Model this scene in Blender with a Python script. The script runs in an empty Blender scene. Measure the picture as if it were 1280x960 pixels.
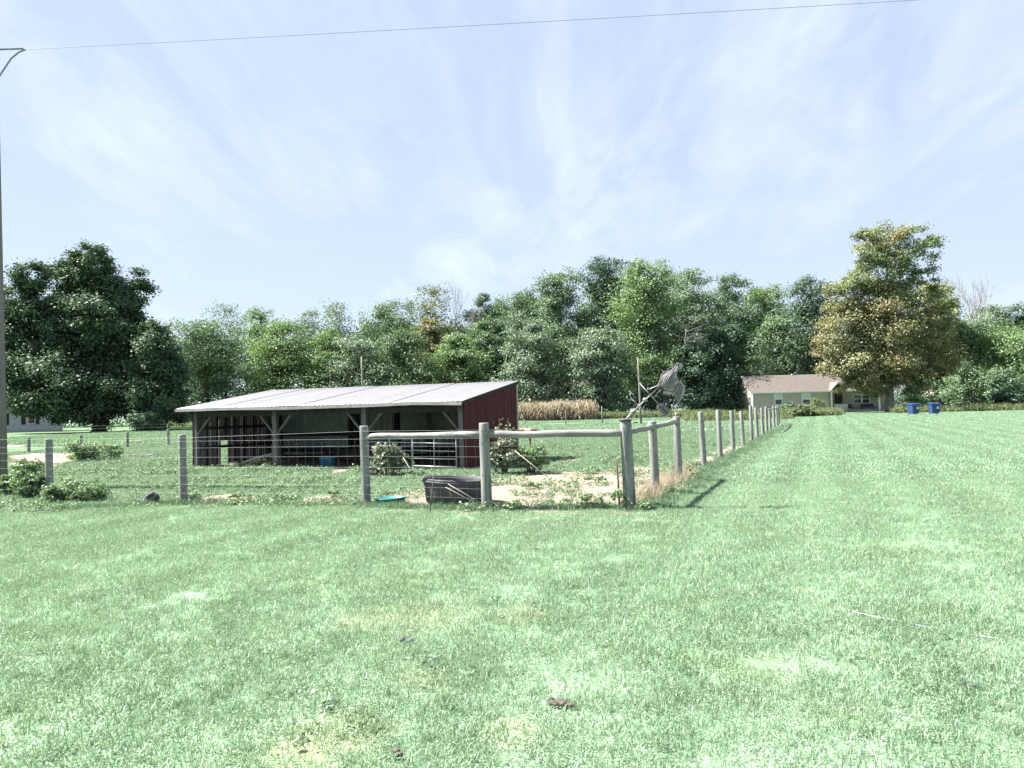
import bpy, bmesh, math, random
import numpy as np
from mathutils import Vector, Matrix
R = math.radians
sc = bpy.context.scene
col = sc.collection
rng = np.random.default_rng(7)
random.seed(7)

# ------------------------------------------------------------------ camera
F = 900.0 / 1280.0
CAM_H = 1.55
PITCH, ROLL = math.atan(32.5 / 900), -math.asin(.0225)
fw = Vector((0, math.cos(PITCH), math.sin(PITCH)))
u0 = Vector((0, -math.sin(PITCH), math.cos(PITCH)))
r0 = Vector((1, 0, 0))
rt = math.cos(ROLL) * r0 + math.sin(ROLL) * u0
up = -math.sin(ROLL) * r0 + math.cos(ROLL) * u0
CAM = Vector((0, 0, CAM_H))
cam = bpy.data.cameras.new('camera')
cam.sensor_width = 36; cam.lens = 36 * F
cam.clip_start = .05; cam.clip_end = 3000
co = bpy.data.objects.new('camera', cam); col.objects.link(co)
m = Matrix((rt, up, -fw)).transposed().to_4x4(); m.translation = CAM
co.matrix_world = m
sc.camera = co

# ------------------------------------------------------------------ light
SUN_EL, SUN_AZ = R(53), math.atan2(-.98, .17)      # azimuth measured from +Y towards +X
EXPOSURE = 2.24
sc.view_settings.view_transform = 'Standard'
sc.view_settings.look = 'None'
sc.view_settings.exposure = EXPOSURE
sc.view_settings.gamma = 1
sl = bpy.data.lights.new('sun', 'SUN'); sl.energy = 5.0; sl.angle = R(.55); sl.color = (1, .95, .88)
so = bpy.data.objects.new('sun', sl); col.objects.link(so)
sd = Vector((math.sin(SUN_AZ) * math.cos(SUN_EL), math.cos(SUN_AZ) * math.cos(SUN_EL), math.sin(SUN_EL)))
so.rotation_euler = sd.to_track_quat('Z', 'Y').to_euler()
so.location = sd * 60

class NT:
    """small node-building helper"""
    def __init__(s, tree): s.t = tree; s.n = tree.nodes; s.l = tree.links
    def add(s, typ, ins=None, **kw):
        nd = s.n.new(typ)
        for k, v in kw.items(): setattr(nd, k, v)
        for k, v in (ins or {}).items(): s.put(nd.inputs[k], v)
        return nd
    def put(s, sock, v):
        if isinstance(v, bpy.types.NodeSocket): s.l.new(v, sock)
        elif isinstance(v, bpy.types.Node): s.l.new(v.outputs[0], sock)
        else: sock.default_value = v
    def math(s, op, a, b=0., c=0., clamp=False):
        return s.add('ShaderNodeMath', {0: a, 1: b, 2: c}, operation=op, use_clamp=clamp).outputs[0]
    def vmath(s, op, a, b=(0, 0, 0)):
        return s.add('ShaderNodeVectorMath', {0: a, 1: b}, operation=op).outputs[0]
    def mix(s, f, a, b, blend='MIX'):
        nd = s.add('ShaderNodeMix', data_type='RGBA', blend_type=blend)
        s.put(nd.inputs[0], f)
        for i, v in ((6, a), (7, b)):
            if isinstance(v, (tuple, list)): v = (*v[:3], 1)
            s.put(nd.inputs[i], v)
        return nd.outputs[2]
    def noise(s, vec, scale, detail=4., rough=.55):
        nd = s.add('ShaderNodeTexNoise', {'Scale': scale, 'Detail': detail, 'Roughness': rough})
        if vec is not None: s.put(nd.inputs['Vector'], vec)
        return nd.outputs[0]
    def ramp(s, f, lo, hi):
        nd = s.add('ShaderNodeMapRange', {0: f, 1: lo, 2: hi, 3: 0., 4: 1.}, clamp=True)
        return nd.outputs[0]

w = bpy.data.worlds.new('World'); sc.world = w; w.use_nodes = True
n = NT(w.node_tree); n.n.clear()
sky = n.add('ShaderNodeTexSky', sky_type='NISHITA', sun_disc=False, sun_elevation=SUN_EL, sun_rotation=SUN_AZ,
            altitude=100, air_density=1.0, dust_density=.5, ozone_density=1.0)
tc = n.add('ShaderNodeTexCoord').outputs['Generated']
sp = n.add('ShaderNodeSeparateXYZ', {0: tc})
zz = n.math('ADD', n.math('MAXIMUM', sp.outputs[2], 0.), .22)
px_ = n.math('DIVIDE', sp.outputs[0], zz); py_ = n.math('DIVIDE', sp.outputs[1], zz)
v = n.add('ShaderNodeCombineXYZ', {0: px_, 1: py_, 2: 0.}).outputs[0]
vr = n.add('ShaderNodeMapping', {0: v, 2: (0, 0, R(10)), 3: (1.45, .55, 1)}).outputs[0]
warp = n.add('ShaderNodeTexNoise', {'Vector': vr, 'Scale': 1.1, 'Detail': 3.}).outputs['Color']
vw = n.vmath('ADD', vr, n.vmath('SCALE', warp)) 
n.n[-1].inputs[3].default_value = 1.0 if n.n[-1].operation == 'SCALE' else 0
for nd in n.n:
    if nd.type == 'VECT_MATH' and nd.operation == 'SCALE': nd.inputs['Scale'].default_value = .9
big = n.noise(v, .8, 3.)
wisp = n.noise(vw, 2.2, 9., .62)
cl = n.math('MULTIPLY', n.ramp(wisp, .42, .70), n.ramp(big, .26, .60))
hor = n.ramp(sp.outputs[2], .34, -.02)
veil = n.math('MAXIMUM', n.math('MULTIPLY', cl, 1.0), n.math('MULTIPLY', hor, .35))
SKY = .0455
skyc = n.mix(n.math('MULTIPLY', veil, .9), n.mix(.8, sky.outputs[0], (3.2, 3.72, 4.85)), (4.45, 5.0, 5.15))
bg = n.add('ShaderNodeBackground', {0: skyc, 1: SKY})
n.add('ShaderNodeOutputWorld', {0: bg.outputs[0]})

# ------------------------------------------------------------------ pixel helpers (only used to measure places in the world)
def ray(px, py):
    d = fw + rt * ((px - 640) / 900) + up * ((480 - py) / 900)
    return d
def at(px, py, z=0.):
    d = ray(px, py); return CAM + d * ((z - CAM_H) / d.z)
def at_d(px, py, Y):
    d = ray(px, py); return CAM + d * (Y / d.y)
def hz(px): return 512.5 - .0225 * (px - 640)

# ------------------------------------------------------------------ objects
def tag(o, label=None, cat=None, group=None, kind=None):
    if label: o['label'] = label
    if cat: o['category'] = cat
    if group: o['group'] = group
    if kind: o['kind'] = kind
    return o
def thing(name, label, cat, loc=(0, 0, 0), group=None):
    o = bpy.data.objects.new(name, None); col.objects.link(o)
    o.empty_display_size = .2; o.location = loc
    return tag(o, label, cat, group)
def base_of(o):
    p = Vector((0, 0, 0))
    while o is not None: p += o.location; o = o.parent
    return p
def copy_tree(o, parent=None):
    c = o.copy(); col.objects.link(c)
    if parent is not None: c.parent = parent
    for ch in list(o.children): copy_tree(ch, c)
    return c

class MB:
    def __init__(s): s.v = []; s.f = []; s.mi = []; s.sm = []
    def add(s, vs, fs, mi=0, smooth=False):
        b = len(s.v); s.v += [tuple(x) for x in vs]
        for f in fs: s.f.append(tuple(i + b for i in f)); s.mi.append(mi); s.sm.append(smooth)
    def hexa(s, p, mi=0):
        s.add(p, [(0, 3, 2, 1), (4, 5, 6, 7), (0, 1, 5, 4), (1, 2, 6, 5), (2, 3, 7, 6), (3, 0, 4, 7)], mi)
    def box(s, lo, hi, mi=0, M=None):
        (a, b, c), (d, e, f) = lo, hi
        p = [Vector(q) for q in ((a, b, c), (d, b, c), (d, e, c), (a, e, c), (a, b, f), (d, b, f), (d, e, f), (a, e, f))]
        if M is not None: p = [M @ q for q in p]
        s.hexa(p, mi)
    def bar(s, p, q, wd, ht, upv=(0, 0, 1), mi=0):
        p, q = Vector(p), Vector(q); d = (q - p).normalized(); u = Vector(upv)
        x = d.cross(u); x = x.normalized() if x.length > 1e-5 else Vector((1, 0, 0))
        y = x.cross(d).normalized(); x = x * wd / 2; y = y * ht / 2
        s.hexa([p - x - y, p + x - y, p + x + y, p - x + y, q - x - y, q + x - y, q + x + y, q - x + y], mi)
    def tube(s, pts, rad, k=8, caps=True, mi=0, jit=0.):
        pts = [Vector(p) for p in pts]; N = len(pts)
        if not hasattr(rad, '__len__'): rad = [rad] * N
        vs = []; ref = None
        for i, p in enumerate(pts):
            d = (pts[min(i + 1, N - 1)] - pts[max(i - 1, 0)]).normalized()
            if ref is None:
                ref = d.cross(Vector((0.31, .2, .93)))
                if ref.length < .05: ref = d.cross(Vector((1, 0, 0)))
            x = (ref - d * ref.dot(d)).normalized(); y = d.cross(x); ref = x
            for j in range(k):
                a = 2 * math.pi * j / k; rr = rad[i] * (1 + (random.uniform(-jit, jit) if jit else 0))
                vs.append(p + (x * math.cos(a) + y * math.sin(a)) * rr)
        fs = []
        for i in range(N - 1):
            for j in range(k):
                j2 = (j + 1) % k
                fs.append((i * k + j, i * k + j2, (i + 1) * k + j2, (i + 1) * k + j))
        s.add(vs, fs, mi, True)
        if caps:
            b = len(s.v) - len(vs)
            s.f.append(tuple(b + j for j in reversed(range(k)))); s.mi.append(mi); s.sm.append(False)
            s.f.append(tuple(b + (N - 1) * k + j for j in range(k))); s.mi.append(mi); s.sm.append(False)
    def lathe(s, prof, k=24, c=(0, 0, 0), sx=1., sy=1., mi=0, M=None):
        vs = []; c = Vector(c)
        for r_, z_ in prof:
            for j in range(k):
                a = 2 * math.pi * j / k; q = Vector((r_ * sx * math.cos(a), r_ * sy * math.sin(a), z_))
                vs.append((M @ q if M is not None else q) + c)
        fs = [(i * k + j, i * k + (j + 1) % k, (i + 1) * k + (j + 1) % k, (i + 1) * k + j) for i in range(len(prof) - 1) for j in range(k)]
        s.add(vs, fs, mi, True)
    def ball(s, c, r_, k=10, sc3=(1, 1, 1), mi=0):
        pr = [(max(1e-4, math.sin(math.pi * i / 7)) * r_, -math.cos(math.pi * i / 7) * r_) for i in range(8)]
        vs = []; c = Vector(c)
        for a_, z_ in pr:
            for j in range(k):
                a = 2 * math.pi * j / k; vs.append(c + Vector((a_ * math.cos(a) * sc3[0], a_ * math.sin(a) * sc3[1], z_ * sc3[2])))
        s.add(vs, [(i * k + j, i * k + (j + 1) % k, (i + 1) * k + (j + 1) % k, (i + 1) * k + j) for i in range(7) for j in range(k)], mi, True)
    def slab(s, poly, off, mi=0):
        """polygon poly (world points) extruded by vector off"""
        off = Vector(off); N = len(poly); a = [Vector(p) - off / 2 for p in poly]; b = [p + off for p in a]
        s.add(a + b, [tuple(reversed(range(N))), tuple(range(N, 2 * N))] + [(i, (i + 1) % N, N + (i + 1) % N, N + i) for i in range(N)], mi)
    def build(s, name, mats, parent=None, label=None, cat=None, group=None, kind=None, loc=None):
        me = bpy.data.meshes.new(name)
        o = bpy.data.objects.new(name, me); col.objects.link(o)
        off = base_of(parent) if parent is not None else Vector(loc or (0, 0, 0))
        arr = np.array(s.v, dtype=float) - np.array(off)
        me.from_pydata(arr.tolist(), [], s.f)
        mats = mats if isinstance(mats, (list, tuple)) else [mats]
        for q in mats: me.materials.append(q)
        me.polygons.foreach_set('material_index', s.mi); me.polygons.foreach_set('use_smooth', s.sm)
        me.validate(); me.update()
        if parent is not None: o.parent = parent
        elif loc is not None: o.location = loc
        return tag(o, label, cat, group, kind)

def np_mesh(name, V, faces_k, mat, parent=None, off=None, mi=None, mats=None):
    """fast mesh: V (n,3); faces_k (m,k) index array"""
    me = bpy.data.meshes.new(name)
    V = np.asarray(V, dtype=np.float32)
    off = np.array(base_of(parent)) if parent is not None else np.array(off if off is not None else (0, 0, 0))
    V = V - off.astype(np.float32)
    me.vertices.add(len(V)); me.vertices.foreach_set('co', V.ravel())
    m_, k_ = faces_k.shape
    me.loops.add(m_ * k_); me.loops.foreach_set('vertex_index', faces_k.ravel().astype(np.int32))
    me.polygons.add(m_)
    me.polygons.foreach_set('loop_start', (np.arange(m_) * k_).astype(np.int32))
    me.polygons.foreach_set('loop_total', np.full(m_, k_, np.int32))
    for q in (mats or [mat]): me.materials.append(q)
    if mi is not None: me.polygons.foreach_set('material_index', mi.astype(np.int32))
    me.update(calc_edges=True)
    o = bpy.data.objects.new(name, me); col.objects.link(o)
    if parent is not None: o.parent = parent
    else: o.location = off.tolist()
    return o

def vnoise(x, y, scale, seed=0):
    x = np.asarray(x) * scale + seed * 17.3; y = np.asarray(y) * scale + seed * 9.1
    def h(i, j):
        s_ = np.sin(i * 127.1 + j * 311.7 + seed * 74.7) * 43758.5453
        return s_ - np.floor(s_)
    xi, yi = np.floor(x), np.floor(y); fx, fy = x - xi, y - yi
    fx = fx * fx * (3 - 2 * fx); fy = fy * fy * (3 - 2 * fy)
    return (h(xi, yi) * (1 - fx) + h(xi + 1, yi) * fx) * (1 - fy) + (h(xi, yi + 1) * (1 - fx) + h(xi + 1, yi + 1) * fx) * fy
def fbm(x, y, scale, seed=0): return .55 * vnoise(x, y, scale, seed) + .3 * vnoise(x, y, scale * 2.1, seed + 1) + .15 * vnoise(x, y, scale * 4.3, seed + 2)

# ------------------------------------------------------------------ materials
MATS = {}
def pmat(name, c1, c2=None, scale=6., detail=5., rough=.8, bump=.0, bscale=None, stretch=(1, 1, 1), metal=0., spec=.3, lo=.3, hi=.7,
         c3=None, scale3=2., lo3=.55, hi3=.7, bdist=.01):
    mt = bpy.data.materials.new(name); mt.use_nodes = True; n = NT(mt.node_tree); n.n.clear()
    tc = n.add('ShaderNodeTexCoord').outputs['Object']
    vec = n.add('ShaderNodeMapping', {0: tc, 3: stretch}).outputs[0]
    p = n.add('ShaderNodeBsdfPrincipled', {'Roughness': rough, 'Metallic': metal, 'Specular IOR Level': spec})
    f = n.noise(vec, scale, detail)
    c = n.mix(n.ramp(f, lo, hi), c1, c2 or c1)
    if c3: c = n.mix(n.ramp(n.noise(n.vmath('ADD', vec, (3.1, 7.7, 1.3)), scale3, 6., .65), lo3, hi3), c, c3)
    n.put(p.inputs['Base Color'], c)
    if bump:
        b = n.add('ShaderNodeBump', {'Strength': bump, 'Distance': bdist, 'Height': n.noise(vec, bscale or scale * 2, 6., .6)})
        n.put(p.inputs['Normal'], b.outputs[0])
    n.add('ShaderNodeOutputMaterial', {0: p.outputs[0]})
    MATS[name] = mt; return mt

def leafmat(name, c1, c2, c3=None, f3=(.5, .7), s3=.25, trans=.3, rough=.55, nscale=.5, tcol=None, gloss=.025):
    """leaf: colour varies from leaf to leaf and slowly over the plant"""
    mt = bpy.data.materials.new(name); mt.use_nodes = True; n = NT(mt.node_tree); n.n.clear()
    g = n.add('ShaderNodeNewGeometry')
    c = n.mix(g.outputs['Random Per Island'], c1, c2)
    f = n.noise(g.outputs['Position'], nscale, 2.)
    c = n.mix(n.math('MULTIPLY', n.ramp(f, .35, .65), .6), c, tuple(x * .72 for x in c1))
    if c3: c = n.mix(n.math('ADD', n.ramp(n.noise(n.vmath('ADD', g.outputs['Position'], (31., 7., 3.)), s3, 3.), *f3), n.math('MULTIPLY', n.math('SUBTRACT', g.outputs['Random Per Island'], .5), .35), clamp=True), c, c3)
    d = n.add('ShaderNodeBsdfDiffuse', {0: c})
    tcn = n.mix(1., c, tcol or (1.05, 1.15, .6), 'MULTIPLY')
    t = n.add('ShaderNodeBsdfTranslucent', {0: tcn})
    m1 = n.add('ShaderNodeMixShader', {0: trans, 1: d.outputs[0], 2: t.outputs[0]})
    gl = n.add('ShaderNodeBsdfGlossy', {0: (1, 1, 1, 1), 1: rough})
    m2 = n.add('ShaderNodeMixShader', {0: gloss, 1: m1.outputs[0], 2: gl.outputs[0]})
    n.add('ShaderNodeOutputMaterial', {0: m2.outputs[0]})
    MATS[name] = mt; return mt

FDIR = .427                       # the side fence and the mowing run along (FDIR, 1)
DRY = [(at(528, 772), .36), (at(462, 775), .22), (at(640, 915), .14), (at(440, 915), .20), (at(390, 930), .22), (at(530, 850), .15), (at(655, 770), .2)]
def lawn_color(n, pos, rnd=None, cA=(.138, .224, .138), cB=(.232, .338, .236)):
    """grass colour: slow drift, painted light and dark of the mowing bands, a few dry spots"""
    sp = n.add('ShaderNodeSeparateXYZ', {0: pos})
    big = n.ramp(n.noise(pos, .35, 3.), .3, .7)
    mid = n.ramp(n.noise(pos, 1.7, 3.), .3, .7)
    f = n.math('ADD', n.math('ADD', n.math('MULTIPLY', big, .28), .08), n.math('MULTIPLY', mid, .34))
    s_ = n.math('SUBTRACT', sp.outputs[0], n.math('MULTIPLY', sp.outputs[1], FDIR))
    s_ = n.math('ADD', s_, n.math('MULTIPLY', n.noise(pos, .3, 2.), .8))
    st = n.math('SINE', n.math('MULTIPLY', s_, 2 * math.pi / 1.35))
    f = n.math('ADD', f, n.math('MULTIPLY', n.math('ADD', n.math('MULTIPLY', st, .5), .5), .42))  # bands that leaning blades make in the light, put into the colour
    if rnd is not None: f = n.math('ADD', f, n.math('MULTIPLY', n.math('SUBTRACT', rnd, .5), .42))
    c = n.mix(n.math('ADD', f, 0., clamp=True), cA, cB)
    yel = n.ramp(n.noise(n.vmath('ADD', pos, (9., 4., 0.)), .9, 4.), .56, .74)
    c = n.mix(n.math('MULTIPLY', yel, .4), c, (.19, .265, .115))
    tot = None
    jig = n.math('MULTIPLY', n.math('SUBTRACT', n.noise(pos, 9., 4.), .5), 2.6)
    for (q, rr) in DRY:
        d = n.add('ShaderNodeVectorMath', {0: n.vmath('MULTIPLY', n.vmath('SUBTRACT', pos, tuple(q)), (1, .8, 0))}, operation='LENGTH').outputs['Value']
        e = n.ramp(n.math('ADD', n.math('DIVIDE', d, rr), jig), 1.25, .45)
        tot = e if tot is None else n.math('MAXIMUM', tot, e)
    k = n.math('MULTIPLY', tot, .38)
    if rnd is not None: k = n.math('MULTIPLY', k, n.math('ADD', n.math('MULTIPLY', rnd, .7), .5), clamp=True)
    return n.mix(k, c, (.34, .335, .20))
def blademat(name, trans=.28, **kw):
    mt = bpy.data.materials.new(name); mt.use_nodes = True; n = NT(mt.node_tree); n.n.clear()
    g = n.add('ShaderNodeNewGeometry')
    c = lawn_color(n, g.outputs['Position'], g.outputs['Random Per Island'], **kw)
    st = n.ramp(g.outputs['Random Per Island'], .94, .96)
    c = n.mix(n.math('MULTIPLY', st, .7), c, (.25, .235, .15))
    d = n.add('ShaderNodeBsdfDiffuse', {0: c})
    t = n.add('ShaderNodeBsdfTranslucent', {0: n.mix(1., c, (1.0, 1.1, .7), 'MULTIPLY')})
    m1 = n.add('ShaderNodeMixShader', {0: trans, 1: d.outputs[0], 2: t.outputs[0]})
    gl = n.add('ShaderNodeBsdfGlossy', {0: (1, 1, 1, 1), 1: .5})
    m2 = n.add('ShaderNodeMixShader', {0: .04, 1: m1.outputs[0], 2: gl.outputs[0]})
    n.add('ShaderNodeOutputMaterial', {0: m2.outputs[0]})
    return mt
def groundmat(name, fn, bump=.5, bscale=25., dist=.03):
    mt = bpy.data.materials.new(name); mt.use_nodes = True; n = NT(mt.node_tree); n.n.clear()
    g = n.add('ShaderNodeNewGeometry'); pos = g.outputs['Position']
    p = n.add('ShaderNodeBsdfPrincipled', {'Roughness': .95, 'Specular IOR Level': .1})
    n.put(p.inputs['Base Color'], fn(n, pos))
    b = n.add('ShaderNodeBump', {'Strength': bump, 'Distance': dist, 'Height': n.noise(pos, bscale, 5., .65)})
    n.put(p.inputs['Normal'], b.outputs[0]); n.add('ShaderNodeOutputMaterial', {0: p.outputs[0]})
    return mt

M_ground = groundmat('meadow ground', lambda n, p: n.mix(n.math('MULTIPLY', n.ramp(n.noise(p, 2.6, 6., .7), .35, .7), 1.), n.mix(n.ramp(n.noise(p, .25, 3.), .35, .65), (.065, .11, .062), (.095, .15, .083)), (.115, .172, .105)), .7, 9., .08)
M_lawn = groundmat('lawn ground', lambda n, p: n.mix(n.math('MULTIPLY', n.ramp(n.noise(p, 14., 5., .7), .4, .68), .55), lawn_color(n, p), (.06, .085, .045)), .9, 30., .04)
M_dirt = groundmat('bare dirt', lambda n, p: n.mix(n.ramp(n.noise(p, 3., 7., .7), .35, .7), (.185, .15, .118), (.26, .218, .178)), .6, 20., .02)
M_gravel = groundmat('gravel', lambda n, p: n.mix(n.ramp(n.noise(p, 6., 7., .75), .35, .7), (.16, .155, .15), (.24, .235, .225)), .5, 30., .02)
M_blade = blademat('grass blade')
M_blade2 = blademat('long grass blade', cA=(.07, .135, .075), cB=(.12, .2, .115))
M_weed = leafmat('pasture weed leaf', (.095, .158, .09), (.17, .25, .155), nscale=1.5, trans=.25)
M_clover = leafmat('clover leaf', (.135, .215, .125), (.21, .30, .19), nscale=1.5, trans=.2)
M_straw = leafmat('dry straw', (.34, .27, .19), (.46, .38, .28), nscale=1., trans=.15, tcol=(1, 1, .9), gloss=.02)

M_post = pmat('weathered post wood', (.115, .125, .122), (.25, .262, .25), 12., 7., .9, .8, 20., (1, 1, .10), c3=(.05, .053, .05), scale3=15., lo3=.57, hi3=.68)
M_rail = pmat('weathered rail wood', (.14, .145, .14), (.27, .272, .26), 12., 7., .9, .8, 20., (.10, 1, 1), c3=(.06, .06, .056), scale3=12., lo3=.57, hi3=.68)
M_oldwood = pmat('grey old timber', (.09, .085, .082), (.165, .155, .15), 8., 6., .9, .5, 14., (1, 1, .12))
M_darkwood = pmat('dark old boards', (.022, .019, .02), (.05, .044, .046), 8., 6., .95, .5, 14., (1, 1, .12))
M_red = pmat('faded red barn paint', (.046, .0080, .0100), (.072, .0125, .0145), 7., 6., .85, .4, 16., (1, 1, .1), c3=(.024, .010, .011), scale3=5., lo3=.58, hi3=.75)
M_paleboard = pmat('pale bare wood', (.26, .235, .20), (.36, .335, .29), 8., 5., .9, .3, 14., (1, 1, .2))
M_fascia = pmat('silver grey eave board', (.24, .235, .23), (.36, .355, .35), 5., 5., .85, .3, 10., (.12, 1, 1), c3=(.2, .18, .17), scale3=3., lo3=.6, hi3=.72)
M_metalroof = pmat('weathered galvanised roofing', (.140, .140, .148), (.168, .168, .176), 1.4, 6., .5, .1, 5., (1, 1, 1), metal=.0, spec=.5, c3=(.115, .11, .108), scale3=2.5, lo3=.66, hi3=.8)
M_panel = pmat('dull galvanised wall sheet', (.23, .27, .26), (.31, .35, .335), 2., 5., .6, .1, 5., c3=(.09, .085, .08), scale3=3., lo3=.6, hi3=.75)
M_panel2 = pmat('blue grey wall sheet', (.20, .23, .27), (.26, .295, .34), 2., 5., .6, .1, 5., c3=(.09, .085, .08), scale3=3., lo3=.6, hi3=.75)
M_wire = pmat('galvanised wire', (.22, .23, .23), (.30, .31, .31), 4., 2., .5, metal=.3)
M_gate = pmat('galvanised tube', (.30, .31, .31), (.40, .40, .40), 4., 4., .45, metal=.4)
M_black = pmat('black rubber', (.04, .041, .048), (.095, .095, .107), 5., 6., .65, .15, 20., c3=(.15, .14, .14), scale3=4., lo3=.6, hi3=.78)
M_teal = pmat('teal plastic', (.02, .15, .145), (.03, .20, .19), 5., 4., .5, c3=(.3, .36, .33), scale3=6., lo3=.62, hi3=.78)
M_bluetub = pmat('blue plastic tub', (.05, .22, .36), (.09, .30, .45), 5., 4., .5)
M_bin = pmat('blue bin plastic', (.016, .04, .125), (.028, .06, .165), 4., 4., .45)
M_rust = pmat('rusty steel', (.055, .042, .034), (.10, .07, .052), 20., 5., .9)
M_darksteel = pmat('dark green steel', (.03, .04, .035), (.07, .08, .07), 10., 3., .7)
M_vane = pmat('weathered pale metal', (.21, .20, .207), (.39, .37, .378), 22., 5., .55, .2, 40., metal=.25, c3=(.10, .085, .085), scale3=14., lo3=.52, hi3=.72)
M_vanedark = pmat('dark weathered metal', (.035, .032, .038), (.07, .065, .072), 22., 5., .6, metal=.2)
M_bark = pmat('tree bark', (.075, .062, .055), (.15, .13, .115), 7., 6., .95, .7, 12., (1, 1, .25))
M_barkpale = pmat('pale bark', (.14, .13, .115), (.25, .235, .21), 3., 6., .95, .4, 12., (1, 1, .4))
M_deadwood = pmat('dead grey wood', (.24, .225, .22), (.36, .345, .34), 5., 5., .95)
M_utility = pmat('utility pole wood', (.11, .11, .10), (.185, .18, .165), 7., 6., .9, .5, 16., (1, 1, .08))
M_cable = pmat('cable', (.16, .17, .22), (.2, .21, .27), 3., 2., .7)
M_siding = pmat('pale vinyl siding', (.44, .45, .47), (.50, .51, .53), 2., 4., .7)
M_tan = pmat('tan siding', (.37, .338, .312), (.43, .398, .37), 2., 4., .8)
M_white = pmat('white paint', (.72, .72, .71), (.80, .80, .79), 3., 4., .6)
M_shingle = pmat('brown shingles', (.10, .086, .079), (.155, .134, .124), 5., 6., .95, .4, 12.)
M_greyshingle = pmat('grey shingles', (.30, .29, .285), (.40, .39, .38), 5., 6., .95, .4, 12.)
M_shutter = pmat('dark shutter', (.02, .022, .025), (.035, .037, .04), 3., 3., .6)
M_block = pmat('grey block', (.34, .34, .36), (.44, .44, .46), 4., 4., .9)
def glassmat():
    mt = bpy.data.materials.new('window glass'); mt.use_nodes = True; p = mt.node_tree.nodes['Principled BSDF']
    p.inputs['Base Color'].default_value = (.03, .035, .04, 1); p.inputs['Roughness'].default_value = .08
    p.inputs['Specular IOR Level'].default_value = .6
    return mt
M_glass = glassmat()
M_reflection = pmat('window blind', (.5, .52, .55), (.56, .58, .6), 2., 2., .8)  # light reflected in the upper panes, painted as a pale colour
M_dung = pmat('dry dung', (.035, .031, .027), (.12, .105, .085), 60., 5., .95)
M_string = pmat('pale string', (.26, .27, .28), (.36, .37, .38), 10., 2., .8)
M_coat = pmat('brown and white coat', (.17, .095, .055), (.22, .125, .075), 8., 3., .9, c3=(.42, .37, .33), scale3=3.6, lo3=.50, hi3=.55)
M_hoof = pmat('dark hoof and muzzle', (.03, .025, .025), (.05, .04, .04), 8., 3., .7)
# ------------------------------------------------------------------ ground sheets
def sheet(name, pts, z, mat, sub=0., ragged=0., seed=0):
    P = [Vector((p[0], p[1])) for p in pts]
    out = []
    if sub:
        for i, a in enumerate(P):
            b = P[(i + 1) % len(P)]; k = max(1, int((b - a).length / sub))
            for j in range(k): out.append(a.lerp(b, j / k))
        r2 = random.Random(seed)
        out = [p + Vector((r2.uniform(-1, 1), r2.uniform(-1, 1))) * ragged for p in out]
    else: out = P
    bm = bmesh.new(); vs = [bm.verts.new((p.x, p.y, z)) for p in out]
    es = [bm.edges.new((vs[i], vs[(i + 1) % len(vs)])) for i in range(len(vs))]
    bmesh.ops.triangle_fill(bm, edges=es, use_beauty=True)
    bmesh.ops.recalc_face_normals(bm, faces=bm.faces)
    for f in bm.faces:
        if f.normal.z < 0: f.normal_flip()
    me = bpy.data.meshes.new(name); bm.to_mesh(me); bm.free(); me.materials.append(mat)
    o = bpy.data.objects.new(name, me); col.objects.link(o); o['kind'] = 'structure'
    return o
g_ = MB(); NX = 60
xs = np.linspace(-900, 900, 7); ys = np.linspace(-300, 1500, 7)
g_.add([(x, y, 0) for y in ys for x in xs], [(j * 7 + i, j * 7 + i + 1, (j + 1) * 7 + i + 1, (j + 1) * 7 + i) for j in range(6) for i in range(6)])
tag(g_.build('ground', M_ground), kind='structure')

CORN = Vector((1.75, 11.0, 0))                       # the corner of the paddock
def fence_x(y): return CORN.x + FDIR * (y - CORN.y)
FRONT = [at(-260, 640), at(57, 640), at(227, 631), at(455, 634), at(605, 640), CORN]   # lawn edge just outside the front fence
lawn = [(-40, -12), (60, -12), (75, 40), (90, 118), (44, 118), (fence_x(57) + .8, 57), (fence_x(30) + .45, 30), (fence_x(14.5) + .3, 14.5), (CORN.x + .1, CORN.y - .15)]
lawn += [(p.x, p.y - .12) for p in reversed(FRONT[1:-1])] + [(-11.6, 12.6), (-40, 11.5)]
sheet('lawn', lawn, .004, M_lawn, .6, .06, 3)
def pxpoly(l, z=0.): return [at(x, y, z) for x, y in l]
DIRT = [
 [(470, 634), (540, 642), (640, 643), (700, 643), (782, 648), (812, 635), (850, 614), (886, 584), (872, 577), (838, 586), (790, 583), (740, 587), (690, 591), (640, 596), (605, 600), (560, 606), (500, 616), (468, 623)],
 [(232, 631), (327, 633), (334, 622), (290, 617), (240, 623)], [(350, 632), (456, 635), (456, 623), (400, 620)],
 [(5, 586), (58, 587), (98, 576), (95, 567), (40, 567), (5, 571)], [(414, 583), (436, 583), (429, 606), (417, 607)],
 [(694, 580), (722, 580), (728, 573), (704, 570)], [(886, 586), (908, 573), (952, 551), (938, 549), (886, 566), (862, 578), (866, 584)]]
DP = [pxpoly(p) for p in DIRT]
for i, p in enumerate(DP): sheet('bare_dirt', p, .008, M_dirt, .22, .07, 20 + i)
def inside(x, y, poly):
    x = np.asarray(x); y = np.asarray(y); r_ = np.zeros(x.shape, bool); N = len(poly)
    for i in range(N):
        (x1, y1), (x2, y2) = poly[i][:2], poly[(i + 1) % N][:2]
        r_ ^= ((y1 > y) != (y2 > y)) & (x < (x2 - x1) * (y - y1) / (y2 - y1 + 1e-12) + x1)
    return r_
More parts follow.
